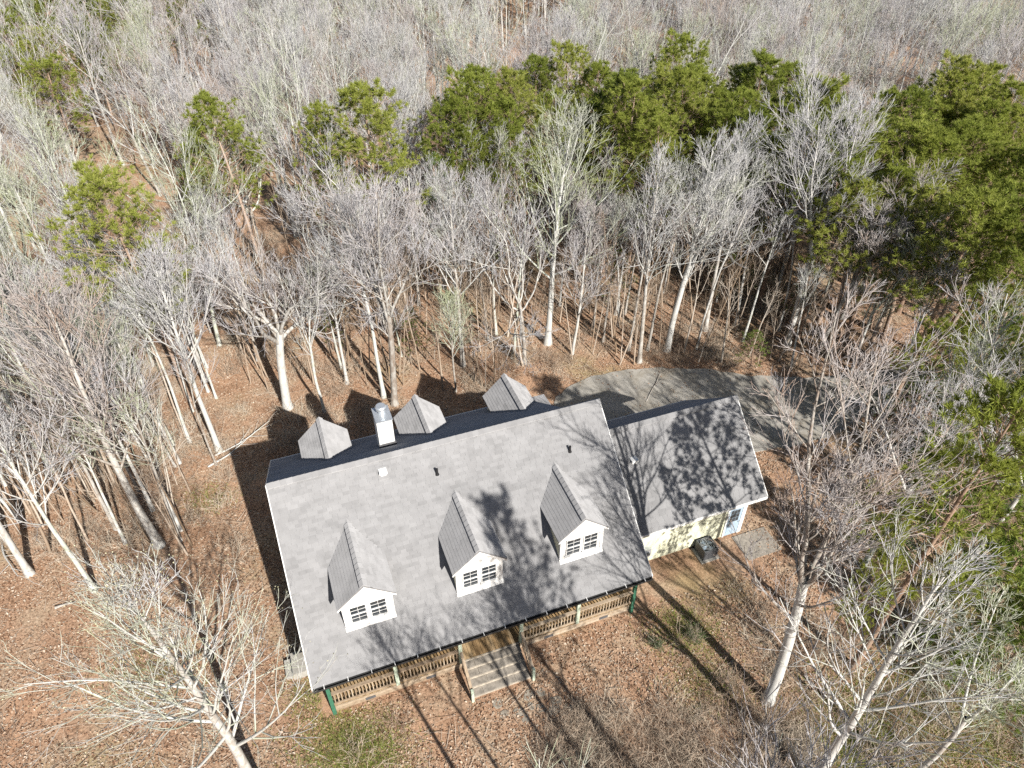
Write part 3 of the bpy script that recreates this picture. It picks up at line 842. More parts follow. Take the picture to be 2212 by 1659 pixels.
def tubes(pts, rad, k):
    B, n, _ = pts.shape
    tan = np.empty_like(pts)
    tan[:, 1:-1] = pts[:, 2:] - pts[:, :-2]; tan[:, 0] = pts[:, 1] - pts[:, 0]; tan[:, -1] = pts[:, -1] - pts[:, -2]
    tan = norm(tan)
    ref = np.where(np.abs(tan[:, :1, 2:3]) > 0.8, np.array([1.0, 0.13, 0.0]), np.array([0.05, 0.1, 1.0]))
    e1 = norm(np.cross(tan, np.broadcast_to(ref, tan.shape))); e2 = np.cross(tan, e1)
    th = np.arange(k) * 2 * np.pi / k
    ring = np.cos(th)[None, None, :, None] * e1[:, :, None] + np.sin(th)[None, None, :, None] * e2[:, :, None]
    V = pts[:, :, None] + ring * rad[:, :, None, None]
    V = V.reshape(-1, 3)
    b = np.arange(B)[:, None, None] * (n * k); s = np.arange(n - 1)[None, :, None] * k; i = np.arange(k)[None, None]
    j = (i + 1) % k
    F = np.stack([b + s + i, b + s + j, b + s + k + j, b + s + k + i], -1).reshape(-1, 4)
    return (V, F)
def spikes(P, D, Ls, r):
    """thin three-sided twig ends"""
    B = len(P); D = norm(D)
    e1 = norm(np.cross(D, np.broadcast_to([0.33, 0.2, 0.9], D.shape))); e2 = np.cross(D, e1)
    th = np.arange(3) * 2 * np.pi / 3
    ring = np.cos(th)[None, :, None] * e1[:, None] + np.sin(th)[None, :, None] * e2[:, None]
    V = np.concatenate([P[:, None] + ring * np.reshape(r, (-1, 1, 1)), (P + D * Ls[:, None])[:, None]], 1).reshape(-1, 3)
    b = np.arange(B)[:, None] * 4
    F = np.concatenate([b + [[0, 1, 3]], b + [[1, 2, 3]], b + [[2, 0, 3]]], 0)
    return (V, F)
one = lambda x: np.ones_like(x)

def hardwood(seed, h=13.0, r0=0.17, style='poplar', lean=(0, 0), dens=1.0, buds=False, twig_r=0.009, cb=None):
    """bare tree: trunk mesh, crown mesh of limbs, branches and twigs (and buds)"""
    rng = np.random.default_rng(seed)
    th = {'poplar': h * 0.96, 'fan': h * 0.53, 'oak': h * 0.42}[style]
    n = 16
    trunk = grow(rng, np.array([[0, 0, -0.15]]), np.array([[lean[0] / h, lean[1] / h, 1.0]]), np.array([th]), n, {'poplar': 0.018, 'fan': 0.025, 'oak': 0.03}[style], 0.012)
    tt = np.linspace(0, 1, n)[None]
    rend = {'poplar': 0.03, 'fan': r0 * 0.72, 'oak': r0 * 0.8}[style]
    tr = r0 * (1 - tt) + rend * tt + r0 * 0.55 * np.exp(-tt * th / 0.35)
    tl = np.array([th])
    if style == 'poplar':
        m1 = int(30 * dens)
        P, D, l, r = spawn(rng, trunk, tr, np.array([h]), m1, cb or rng.uniform(0.26, 0.4), 0.99, lambda t: 0.92 - 0.42 * t, 0.16, lambda q: 0.32 * (1 - q) ** 0.7 + 0.07, 0.46, 0.018)
        L1 = grow(rng, P, D, l, 8, 0.06, 0.12)
        k1 = 5
    elif style == 'fan':
        m1 = rng.integers(3, 6)
        P, D, l, r = spawn(rng, trunk, tr, np.array([h]), m1, 0.90, 1.0, 0.36, 0.12, lambda q: 0.55 * one(q), 0.62, 0.03)
        Lm = grow(rng, P, D, l, 10, 0.06, 0.07); rm = taper(r, 10, 0.02)
        P2, D2, l2, r2 = spawn(rng, Lm, rm, l, int(10 * dens), 0.12, 0.99, 0.72, 0.2, lambda q: 0.52 * (1 - q) ** 0.8 + 0.12, 0.5, 0.014)
        P3, D3, l3, r3 = spawn(rng, trunk, tr, np.array([h]), 3, 0.7, 0.97, 0.85, 0.2, lambda q: 0.26 * one(q), 0.3, 0.02)
        L1 = grow(rng, np.concatenate([P2, P3]), np.concatenate([D2, D3]), np.concatenate([l2, l3]), 8, 0.08, 0.08)
        r = np.concatenate([r2, r3]); l = np.concatenate([l2, l3])
        k1 = 5
    else:
        m1 = rng.integers(7, 9)
        P, D, l, r = spawn(rng, trunk, tr, np.array([h]), m1, 0.80, 1.0, lambda t: 1.25 - 0.9 * (t - 0.80) / 0.2, 0.2, lambda q: 0.46 * one(q), 0.58, 0.03)
        Lm = grow(rng, P, D, l, 12, 0.16, 0.07); rm = taper(r, 12, 0.022)
        P2, D2, l2, r2 = spawn(rng, Lm, rm, l, int(8 * dens), 0.15, 0.99, 0.8, 0.25, lambda q: 0.5 * (1 - q) ** 0.6 + 0.14, 0.55, 0.016)
        L1 = grow(rng, P2, D2, l2, 8, 0.16, 0.07)
        r = r2; l = l2
        k1 = 5
    R1 = taper(r, L1.shape[1], 0.012)
    parts = []
    if style != 'poplar':
        parts.append(tubes(Lm, rm, 7))
    parts.append(tubes(L1, R1, k1))
    m2 = {'poplar': 8, 'fan': 7, 'oak': 7}[style]
    P, D, l, r = spawn(rng, L1, R1, l, m2, 0.12, 0.98, 0.58, 0.18, lambda q: 0.46 * (1 - q) ** 0.6 + 0.12, 0.62, 0.011)
    l = np.maximum(l, 0.45)
    L2 = grow(rng, P, D, l, 5, 0.08, 0.11); R2 = taper(r, 5, 0.008)
    parts.append(tubes(L2, R2, 4))
    P, D, l, r = spawn(rng, L2, R2, l, int(round(5 * dens)), 0.15, 1.0, 0.48, 0.16, lambda q: 0.5 * (1 - q) ** 0.5 + 0.2, 0.7, twig_r)
    l = np.clip(l, 0.3, 1.1)
    L3 = grow(rng, P, D, l, 3, 0.09, 0.12); R3 = taper(np.minimum(r, 0.016), 3, 0.006)
    parts.append(tubes(L3, R3, 3))
    P, D, l, r = spawn(rng, L3, R3, l, 2, 0.25, 1.0, 0.42, 0.15, lambda q: 0.6 * one(q), 0.8, twig_r * 0.8)
    l = np.clip(l, 0.2, 0.6)
    parts.append(spikes(P, D, l, np.minimum(r, twig_r)))
    tm = np_mesh('hardwood_trunk', [tubes(trunk, tr, 12)], M['bark'], True)
    mats = [M['twig'], M['bud'], M['bark']]
    np_ = []
    nb = 1 if style == 'poplar' else 2
    for q, pr in enumerate(parts):
        np_.append(pr + ((2,) if q < nb else (0,)))
    if buds:
        tip = P + norm(D) * l[:, None]
        sel = rng.random(len(tip)) < 0.55
        np_.append(spikes(tip[sel], rng.normal(0, 1, (sel.sum(), 3)), np.full(sel.sum(), 0.045), np.full(sel.sum(), 0.022)) + (1,))
    cm = np_mesh('hardwood_crown', np_, mats, True)
    return tm, cm

def needle_tufts(rng, P, D, m, ln, w):
    """bunches of needles: each a thin blade with a bent middle"""
    B = len(P)
    d = norm(D)[:, None] * 0.75 + rng.normal(0, 0.62, (B, m, 3)) + UP * 0.12
    d = norm(d).reshape(-1, 3)
    p = np.repeat(P, m, 0) + rng.normal(0, 0.02, (B * m, 3))
    l = ln * rng.uniform(0.7, 1.2, B * m)
    s = norm(np.cross(d, rng.normal(0, 1, (B * m, 3)))) * w
    V = np.stack([p - s * 0.5, p + s * 0.5, p + d * l[:, None]], 1).reshape(-1, 3)
    F = np.arange(len(V)).reshape(-1, 3)
    return (V, F)

def pine(seed, h=15.0, r0=0.17, base=0.5, width=2.6, whorls=50, sub=6, needles=30, nlen=0.28, nw=0.04, mat='needle', lean=0.02):
    rng = np.random.default_rng(seed)
    trunk = grow(rng, np.array([[0, 0, -0.15]]), np.array([[rng.normal(0, lean), rng.normal(0, lean), 1.0]]), np.array([h]), 16, 0.015, 0.01)
    tt = np.linspace(0, 1, 16)[None]
    tr = r0 * (1 - tt) + 0.03 * tt + r0 * 0.4 * np.exp(-tt * h / 0.35)
    P, D, l, r = spawn(rng, trunk, tr, np.array([width]), whorls, base, 0.995, lambda t: 1.45 - 0.75 * (t - base) / (1 - base), 0.15,
                       lambda q: np.where(q < 0.35, 0.75 + 0.7 * q, 1.0) * (1 - q) ** 0.55 + 0.16, 0.32, 0.014)
    L1 = grow(rng, P, D, l, 6, 0.10, 0.09); R1 = taper(r, 6, 0.010)
    P2, D2, l2, r2 = spawn(rng, L1, R1, l, sub, 0.3, 1.0, 0.75, 0.2, lambda q: 0.42 * (1 - q) ** 0.5 + 0.16, 0.6, 0.008)
    L2 = grow(rng, P2, D2, np.clip(l2, 0.2, 1.2), 4, 0.1, 0.12); R2 = taper(r2, 4, 0.006)
    tp = np.concatenate([L2[:, -1], L2[:, 2], L1[:, -1]])
    td = np.concatenate([L2[:, -1] - L2[:, -2], L2[:, 2] - L2[:, 1], L1[:, -1] - L1[:, -2]])
    keep = rng.random(len(tp)) < 0.93
    nd = needle_tufts(rng, tp[keep], td[keep], needles, nlen, nw)
    # a few dead stubs below the crown
    P3, D3, l3, r3 = spawn(rng, trunk, tr, np.array([h]), 9, base * 0.45, base, 1.4, 0.2, lambda q: 0.07 * one(q), 0.15, 0.012)
    st = spikes(P3, D3, l3, r3)
    tm = np_mesh('pine_trunk', [tubes(trunk, tr, 10)], M['pinebark'], True)
    cm = np_mesh('pine_crown', [tubes(L1, R1, 4) + (1,), tubes(L2, R2, 3) + (1,), nd + (0,), st + (1,)], [M[mat], M['pinebark']])
    return tm, cm

def sapling(seed, h=5.0, r0=0.035, m=9):
    rng = np.random.default_rng(seed)
    trunk = grow(rng, np.array([[0, 0, -0.1]]), np.array([[rng.normal(0, 0.1), rng.normal(0, 0.1), 1.0]]), np.array([h]), 10, 0.035, 0.02)
    tr = taper(np.array([r0]), 10, 0.008)
    P, D, l, r = spawn(rng, trunk, tr, np.array([h]), m, 0.45, 0.98, 0.6, 0.2, lambda q: 0.2 * (1 - q) + 0.06, 0.5, 0.008)
    L1 = grow(rng, P, D, l, 5, 0.1, 0.1); R1 = taper(r, 5, 0.006)
    P, D, l, r = spawn(rng, L1, R1, l, 5, 0.2, 1.0, 0.6, 0.2, lambda q: 0.5 * one(q), 0.7, 0.006)
    L2 = grow(rng, P, D, l, 3, 0.12, 0.06); R2 = taper(r, 3, 0.005)
    P, D, l, r = spawn(rng, L2, R2, l, 3, 0.3, 1.0, 0.6, 0.2, lambda q: 0.6 * one(q), 0.8, 0.005)
    return np_mesh('sapling', [tubes(trunk, tr, 6), tubes(L1, R1, 4), tubes(L2, R2, 3), spikes(P, D, l, np.minimum(r, 0.007))], M['saplingbark'], True)

def brush(seed, n=46, h=0.9, spread=0.7, mat='brushtwig', r=0.007):
    rng = np.random.default_rng(seed)
    P = np.c_[rng.normal(0, spread * 0.5, n), rng.normal(0, spread * 0.5, n), np.full(n, -0.05)]
    D = np.c_[rng.normal(0, 0.55, n), rng.normal(0, 0.55, n), np.full(n, 1.0)]
    l = h * rng.uniform(0.4, 1.3, n)
    L1 = grow(rng, P, D, l, 5, 0.2, -0.03); R1 = taper(np.full(n, r), 5, 0.004)
    P, D, l, rr = spawn(rng, L1, R1, l, 4, 0.25, 1.0, 0.7, 0.3, lambda q: 0.4 * one(q), 0.8, 0.004)
    return np_mesh('brush_clump', [tubes(L1, R1, 3), spikes(P, D, l, rr)], M[mat])

def leafy_shrub(seed, h=2.2, n=26, leaves=9, size=0.09, mat='hollyleaf', spread=0.9):
    rng = np.random.default_rng(seed)
    P = np.c_[rng.normal(0, 0.18, n), rng.normal(0, 0.18, n), np.full(n, -0.05)]
    D = np.c_[rng.normal(0, 0.45 * spread, n), rng.normal(0, 0.45 * spread, n), np.full(n, 1.0)]
    l = h * rng.uniform(0.5, 1.1, n)
    L1 = grow(rng, P, D, l, 6, 0.12, 0.03); R1 = taper(np.full(n, 0.018), 6, 0.006)
    P2, D2, l2, r2 = spawn(rng, L1, R1, l, 8, 0.25, 1.0, 0.8, 0.25, lambda q: 0.36 * (1 - q) + 0.14, 0.6, 0.005)
    L2 = grow(rng, P2, D2, l2, 4, 0.15, 0.05); R2 = taper(r2, 4, 0.004)
    P3, D3, l3, r3 = spawn(rng, L2, R2, l2, leaves, 0.2, 1.0, 0.9, 0.4, lambda q: one(q), 1, 0.004)
    d = norm(D3); s = norm(np.cross(d, rng.normal(0, 1, d.shape))); up = np.cross(s, d)
    ln = size * rng.uniform(0.7, 1.4, len(d))[:, None]
    V = np.stack([P3, P3 + d * ln * 0.5 + s * ln * 0.28 + up * ln * 0.08, P3 + d * ln, P3 + d * ln * 0.5 - s * ln * 0.28 + up * ln * 0.08], 1).reshape(-1, 3)
    F = np.arange(len(V)).reshape(-1, 4)
    stems = np_mesh('shrub_stems', [tubes(L1, R1, 4), tubes(L2, R2, 3)], M['brushtwig'], True)
    return stems, np_mesh('shrub_leaves', [(V, F)], M[mat])

def place(name, meshes, names, x, y, rz, s, label, cat, group=None, tilt=(0, 0), sz=None):
    """a plant standing at x, y: an Empty at its foot that parents its parts"""
    r = empty(name, (x, y, float(ground_z(x, y))), rz)
    r.rotation_euler = (tilt[0], tilt[1], rz)
    r.scale = (s, s, sz or s)
    for n, me in zip(names, meshes):
        mesh_obj(n, me, r)
    return tag(r, label, cat, group)

# ---------------------------------------------------------------- trees that can be told apart
TREES_XY = []
def hero(px, seed, h, r0, style, label, lean=(0, 0), dens=1.0, rz=0.0, name='hardwood_tree', buds=False, xy=None, twig_r=0.009, cb=None):
    p = unproject(*px) if xy is None else Vector((xy[0], xy[1], 0))
    tm, cm = hardwood(seed, h, r0, style, lean, dens, buds, twig_r, cb)
    TREES_XY.append((p.x, p.y))
    return place(name, (tm, cm), ('trunk', 'crown'), p.x, p.y, rz, 1.0, label, 'tree')

hero((560, 1705), 101, 13.6, 0.20, 'poplar', 'budding pale hardwood at the left front corner, pale buds on its twigs', buds=True, dens=0.85, name='budding_tree', cb=0.3)
hero((345, 1177), 102, 14.5, 0.21, 'poplar', 'tall straight pale hardwood with upswept branches left of the house, its trunk foot clear', lean=(-0.9, -0.6), dens=0.9, cb=0.36)
hero((474, 975), 103, 12.5, 0.15, 'poplar', 'pale hardwood with a bare lower trunk between house corner and pine', dens=0.8, cb=0.5)
hero((622, 880), 104, 13.0, 0.25, 'oak', 'big spreading oak with crooked white limbs behind the left chimney side', name='oak_tree', dens=0.85)
hero((830, 858), 105, 12.6, 0.13, 'poplar', 'thin pale hardwood right behind the chimney, slightly leaning', lean=(-0.5, 0), dens=0.7, cb=0.5)
hero((852, 873), 106, 12.4, 0.19, 'fan', 'pale forked hardwood with a crooked low limb behind the middle rear dormer', lean=(0.5, 0), name='forked_tree')
hero((1183, 742), 107, 15.2, 0.22, 'poplar', 'tallest white trunked hardwood standing alone before the dark pines', dens=0.85, cb=0.34)
hero((1440, 757), 108, 12.6, 0.20, 'fan', 'forked hardwood with vine tangled foot at the driveway edge', name='forked_tree')
hero((1700, 745), 109, 13.2, 0.20, 'fan', 'hardwood with several rising stems beside the driveway bend', name='forked_tree', dens=1.1)
hero((1760, 770), 110, 11.5, 0.15, 'fan', 'smaller leaning forked hardwood close to the driveway bend', lean=(1.6, 0), name='forked_tree')
hero((1658, 1512), 111, 15.2, 0.22, 'fan', 'large pale forked hardwood on the bare bank right of the porch', name='forked_tree', dens=0.95)
hero((1752, 1705), 112, 14.0, 0.20, 'poplar', 'pale hardwood with long level side branches in the grassy corner', dens=0.65)
hero((1960, 1695), 113, 9.5, 0.11, 'fan', 'smaller grey hardwood with upright stems at the grassy right edge', dens=0.8)
hero((1840, 800), 114, 8.5, 0.10, 'fan', 'small many stemmed grey tree beside the far driveway', dens=0.8)
hero((1935, 820), 115, 9.0, 0.11, 'fan', 'small grey tree between the driveway and the dark evergreen shrubs', dens=0.8)
hero((985, 845), 116, 7.0, 0.06, 'poplar', 'slim young hardwood just behind the middle rear dormer', dens=0.6)
hero((65, 1240), 117, 13.5, 0.16, 'poplar', 'grey hardwood among thin poles at the left woods edge', dens=0.8, cb=0.45)
hero((205, 1275), 118, 11.0, 0.12, 'poplar', 'slender grey hardwood in front of the poles at the left woods edge', dens=0.7, cb=0.45)
hero((1235, 765), 119, 10.5, 0.10, 'poplar', 'slim leaning hardwood beside the tallest white trunk', lean=(1.2, 0), dens=0.7)
hero((1000, 790), 120, 12.0, 0.15, 'poplar', 'pinkish straight hardwood in the poles behind the right rear dormer', dens=0.7)
for xy, sd, h, lab in (((16.4, 20.6), 127, 12.0, 'bare grey hardwood on the bank between driveway and near pine'), ((18.6, 22.6), 128, 11.5, 'bare grey hardwood on the bank by the far driveway corner'), ((20.5, 20.0), 129, 12.5, 'bare grey hardwood behind the near pine on the right bank')):
    hero(None, sd, h, 0.13, 'fan', lab, xy=xy, dens=0.7, name='forked_tree')
# trees in front of the porch, just below the picture; their shadows lie on the roof
shadow_spots = [((7.9, 6.4), 12.6, 0.13, 0.58, 121), ((5.4, 6.3), 11.6, 0.11, 0.6, 122), ((6.4, 5.9), 12.6, 0.15, 0.62, 123), ((1.6, 6.0), 11.0, 0.13, 0.6, 124), ((3.4, 5.6), 11.6, 0.10, 0.62, 126)]
for (xy, h, r0, cb, sd) in shadow_spots:
    o = hero(None, sd, h, r0, 'poplar', 'bare hardwood with a high crown on the slope in front of the porch steps', xy=xy, dens=0.46, cb=cb, twig_r=0.006)
    o['group'] = 'hardwoods in front of the porch'

# shared meshes for the woods
HW_V = [hardwood(200 + i, 13.0, 0.14, st, (0, 0), 0.62, twig_r=0.0095, cb=0.42 + 0.04 * (i % 4)) for i, st in enumerate(['poplar', 'poplar', 'fan', 'fan', 'poplar', 'fan', 'oak', 'poplar', 'fan', 'poplar', 'oak', 'fan'])]
PINE_V = [pine(300 + i, 15.0, 0.16, 0.44 + 0.04 * (i % 4), 2.5 + 0.3 * (i % 3)) for i in range(7)]
YPINE_V = [pine(330 + i, 6.0, 0.06, 0.12, 1.25, 34, 4, 20, 0.16, 0.014, 'youngneedle') for i in range(3)]
SAP_V = [sapling(350 + i, 6.0 + (i % 3), 0.045 + 0.009 * (i % 4), 7) for i in range(7)]
FULL_V = [pine(340 + i, 8.0, 0.09, 0.10, 2.2, 60, 6, 28, 0.26, 0.032, 'youngneedle') for i in range(2)]
POLE_V = [hardwood(360 + i, 9.5, 0.075 + 0.012 * (i % 3), 'poplar', (0, 0), 0.3, twig_r=0.008, cb=0.58) for i in range(5)]
BRUSH_V = [brush(370 + i) for i in range(5)]
HOLLY_V = [leafy_shrub(380 + i) for i in range(3)]

rf = np.random.default_rng(77)
def top_at(px, h):
    """foot of a tree of height h whose top shows at this picture point"""
    return unproject(px[0], px[1], h)

def add_pine(px, h, label, group=None, vi=None, s_xy=None):
    p = top_at(px, h)
    k = h / 15.0
    w = (s_xy or rf.uniform(1.05, 1.35)) * k
    vi = rf.integers(len(PINE_V)) if vi is None else vi
    TREES_XY.append((p.x, p.y)); TREES_XY.append((p.x - 1.4, p.y - 1.0)); TREES_XY.append((p.x + 1.4, p.y - 1.0))
    return place('pine_tree', PINE_V[vi], ('trunk', 'crown'), p.x, p.y, rf.uniform(0, 6.28), w, label, 'pine tree', group, sz=k)

for px in [(1010, 180), (1078, 150), (1145, 160), (1235, 108), (1310, 148), (1365, 185), (1105, 225), (1190, 205), (1265, 215), (1335, 232), (1045, 235), (985, 225), (1170, 130), (1285, 125), (1395, 235)]:
    add_pine(px, rf.uniform(12.5, 13.8) if px[1] < 200 else rf.uniform(11.5, 12.5), 'green pine in the middle clump beyond the tallest white trunk', 'middle pine clump')
for px in [(1470, 92), (1425, 160), (1530, 165), (1600, 150), (1655, 135), (1705, 185), (1760, 165), (1480, 225), (1570, 250), (1800, 235), (1870, 262), (1930, 205), (1965, 275), (2025, 228), (2062, 180), (2135, 145), (2190, 190),
           (2100, 285), (2180, 330), (1850, 335), (2055, 370), (2200, 440), (2120, 440), (1960, 370), (2260, 260), (2270, 400), (2150, 230), (1650, 250), (1740, 270), (2030, 310), (1500, 150), (1560, 205), (1620, 210), (1680, 225), (1720, 130), (1790, 195), (1835, 280), (1900, 300), (1990, 210), (2095, 215), (2160, 280), (2230, 330), (2010, 410), (2160, 400), (2240, 500), (1440, 270), (1920, 400), (2080, 150)]:
    add_pine(px, rf.uniform(12.5, 13.8) if px[1] < 200 else rf.uniform(11.5, 13), 'green pine in the long belt beyond the driveway', 'pine belt beyond the driveway')
for px in [(20, 60), (65, 28), (110, 12), (155, 2), (195, 22), (100, 95), (178, 72), (60, 112), (25, 135), (222, 40), (250, 0), (395, -5), (-30, 90), (95, 160)]:
    add_pine(px, rf.uniform(9.5, 11.5), 'green pine in the far clump past the left woods', 'far left pine clump')
add_pine((232, 392), 13.7, 'round crowned green pine alone among grey trees left of the oak', vi=2, s_xy=1.2)
add_pine((405, 288), 11.0, 'narrow green pine alone among grey trees above the oak', vi=5, s_xy=0.75)
add_pine((478, 228), 13.0, 'green pine half hidden behind the oak crown', vi=1)
add_pine((785, 198), 14.5, 'broad green pine standing apart left of the middle clump', vi=3, s_xy=1.25)
add_pine((690, 235), 12.5, 'lean green pine close left of the broad lone one', vi=0, s_xy=0.9)
add_pine((2185, 850), 15.0, 'near full green pine on the bank right of the garage', vi=4, s_xy=0.95)
add_pine((2270, 700), 12.5, 'near full green pine behind the one right of the garage', vi=6, s_xy=1.1)
add_pine((2060, 700), 7.5, 'short green pine among the evergreen shrubs by the far driveway', vi=2, s_xy=1.5)
# evergreens whose shadows fall on the roofs
for (x, y, h, vi, sx, lab) in ((12.1, 14.6, 11.0, 0, 0.42, 'narrow small pine between the forked tree and the garage end'), (9.3, 3.5, 19.0, 5, 0.5, 'tall narrow pine in front of the porch steps')):
    place('pine_tree', PINE_V[vi], ('trunk', 'crown'), x, y, 1.0 + vi, sx * h / 15, lab, 'pine tree', sz=h / 15)
    TREES_XY.append((x, y))

for i, (px, h, s, lab) in enumerate([((1622, 398), 9.0, 1.3, 'tall bright green young pine at the driveway woods edge'), ((1348, 540), 4.5, 0.85, 'small bright young pine in the leaf litter among poles'), ((884, 665), 3.6, 0.75, 'little bright green pine behind the forked tree'),
                                     ((945, 340), 9.5, 1.35, 'feathery yellow green young pine before the middle clump'), ((1045, 330), 9.0, 1.3, 'feathery young pine at the foot of the middle clump'), ((1330, 268), 10, 1.1, 'bright lime young pine in the middle clump'),
                                     ((1640, 722), 2.4, 0.8, 'low bushy bright pine at the edge of the driveway'), ((1735, 600), 3.4, 0.6, 'thin bright young pine behind the many stemmed tree'), ((1475, 290), 9.0, 1.0, 'lime green young pine between the two pine groups'),
                                     ((700, 655), 3.6, 0.6, 'thin little pine among tan poles right of the oak')]):
    p = top_at(px, h)
    place('young_pine', YPINE_V[i % 3], ('trunk', 'foliage'), p.x, p.y, i * 1.3, s, lab, 'young pine', sz=h / 6.0)
    TREES_XY.append((p.x, p.y))
for i, (px, s, lab) in enumerate([((1905, 905), 1.15, 'dark glossy evergreen shrub where the driveway leaves the woods'), ((1985, 860), 1.3, 'dark glossy evergreen shrub behind the far driveway corner'), ((2070, 830), 1.3, 'tall dark evergreen shrub right of the driveway'),
                                  ((1950, 1000), 1.1, 'dark evergreen shrub under the forked tree right of the garage'), ((2040, 960), 1.2, 'dark evergreen shrub below the near pine'), ((2140, 790), 1.35, 'dark evergreen shrub at the right edge by the driveway'),
                                  ((1850, 1080), 0.9, 'small dark evergreen shrub beside the garage end'), ((2010, 1120), 1.0, 'dark evergreen shrub on the right bank'), ((1500, 1385), 0.42, 'low green shrub on the bank right of the porch'), ((1420, 1400), 0.36, 'tiny green shrub by the right porch corner'),
                                  ((2120, 1130), 1.1, 'evergreen shrub under the near pine'), ((1930, 1210), 0.9, 'evergreen shrub among grey twigs on the right bank')]):
    p = unproject(*px)
    place('evergreen_shrub', HOLLY_V[i % 3], ('stems', 'leaves'), p.x, p.y, i * 1.7, s, lab, 'shrub')

for i, (px, h, s, lab) in enumerate([((2150, 1290), 8.0, 1.0, 'full bright green pine low on the right bank'), ((2110, 1110), 7.0, 0.9, 'full bright green pine between shrubs on the right bank'), ((2180, 1420), 6.5, 0.8, 'bright green pine beside the grassy corner'), ((2040, 960), 6.0, 0.8, 'rounded bright pine under the near pine'), ((2170, 960), 8.0, 1.1, 'full bright pine right of the far driveway corner'), ((2120, 800), 7.0, 1.0, 'full bright pine past the far driveway')]):
    p = unproject(px[0], px[1], h * 0.5)
    place('full_pine', FULL_V[i % 2], ('trunk', 'foliage'), p.x, p.y, i * 2.1, s, lab, 'pine tree', sz=h / 8.0)
    TREES_XY.append((p.x, p.y))
# ---------------------------------------------------------------- the woods
def clear_of_yard(x, y):
    """True where wood may stand: off the house, the drive and the open ground around them"""
    u = HC * (x - HX) + HS * (y - HY); v = -HS * (x - HX) + HC * (y - HY)
    ok = ~((u > -4.2) & (u < 24) & (v > -12) & (v < 7.6))
    ok &= ~in_poly(x, y, DRIVE)
    ok &= ~((y < 35.5) & (x > 0) & (x < 17))
    ok &= ~((y < 21.0) & (x > -30) & (x < 22))          # open ground below
    ok &= ~((y < 28.0) & (x > -13.5) & (x < 22))
    return ok
far_pts, near_pts = [], []
cell = 3.5
for gy in np.arange(14, 158, cell):
    hw_ = 12 + gy * 0.72
    for gx in np.arange(-hw_, hw_, cell):
        x, y = gx + rf.uniform(-1.4, 1.4), gy + rf.uniform(-1.4, 1.4)
        if not clear_of_yard(np.array(x), np.array(y)): continue
        dm = math.hypot(x - 5, y - 30)
        if any((x - a) ** 2 + (y - b) ** 2 < 2.2 ** 2 for a, b in TREES_XY): continue
        # glades where the leaf floor shows
        g = math.sin(x * 0.11 + 1.3) * math.sin(y * 0.085 + 0.4) + 0.4 * math.sin(x * 0.27 + y * 0.19)
        if g > (0.95 if x < -12 else 0.5) and rf.random() < 0.85: continue
        if y < 45 and rf.random() < 0.5: continue
        near_pts.append((x, y))
near_pts.sort(key=lambda p: p[0] ** 2 + p[1] ** 2)
print('forest trees', len(near_pts))
STYLE_OF = ['straight', 'straight', 'forked', 'forked', 'straight', 'forked', 'crooked', 'straight', 'forked', 'straight', 'crooked', 'forked']
def zone(x, y):
    if x < -13 and y < 36: return 'in the woods left of the house'
    if y < 44: return 'among the poles right behind the house' if x < 6 else 'at the woods edge beyond the driveway'
    if x < -14: return 'in the grey woods past the big oak'
    if y < 62: return 'around the middle pine clump' if x < 12 else 'inside the pine belt beyond the driveway'
    return 'in the grey woods past the middle pine clump' if x < 14 else 'in the grey woods past the long pine belt'
for (x, y) in near_pts[:300]:
    vi = rf.integers(len(HW_V))
    k = rf.uniform(0.72, 1.05)
    zn = zone(x, y)
    place('bare_tree', HW_V[vi], ('trunk', 'crown'), x, y, rf.uniform(0, 6.28), k * rf.uniform(0.85, 1.05), STYLE_OF[vi] + ' bare grey hardwood ' + zn, 'tree', STYLE_OF[vi] + ' bare trees ' + zn, (rf.normal(0, 0.03), rf.normal(0, 0.03)), k)

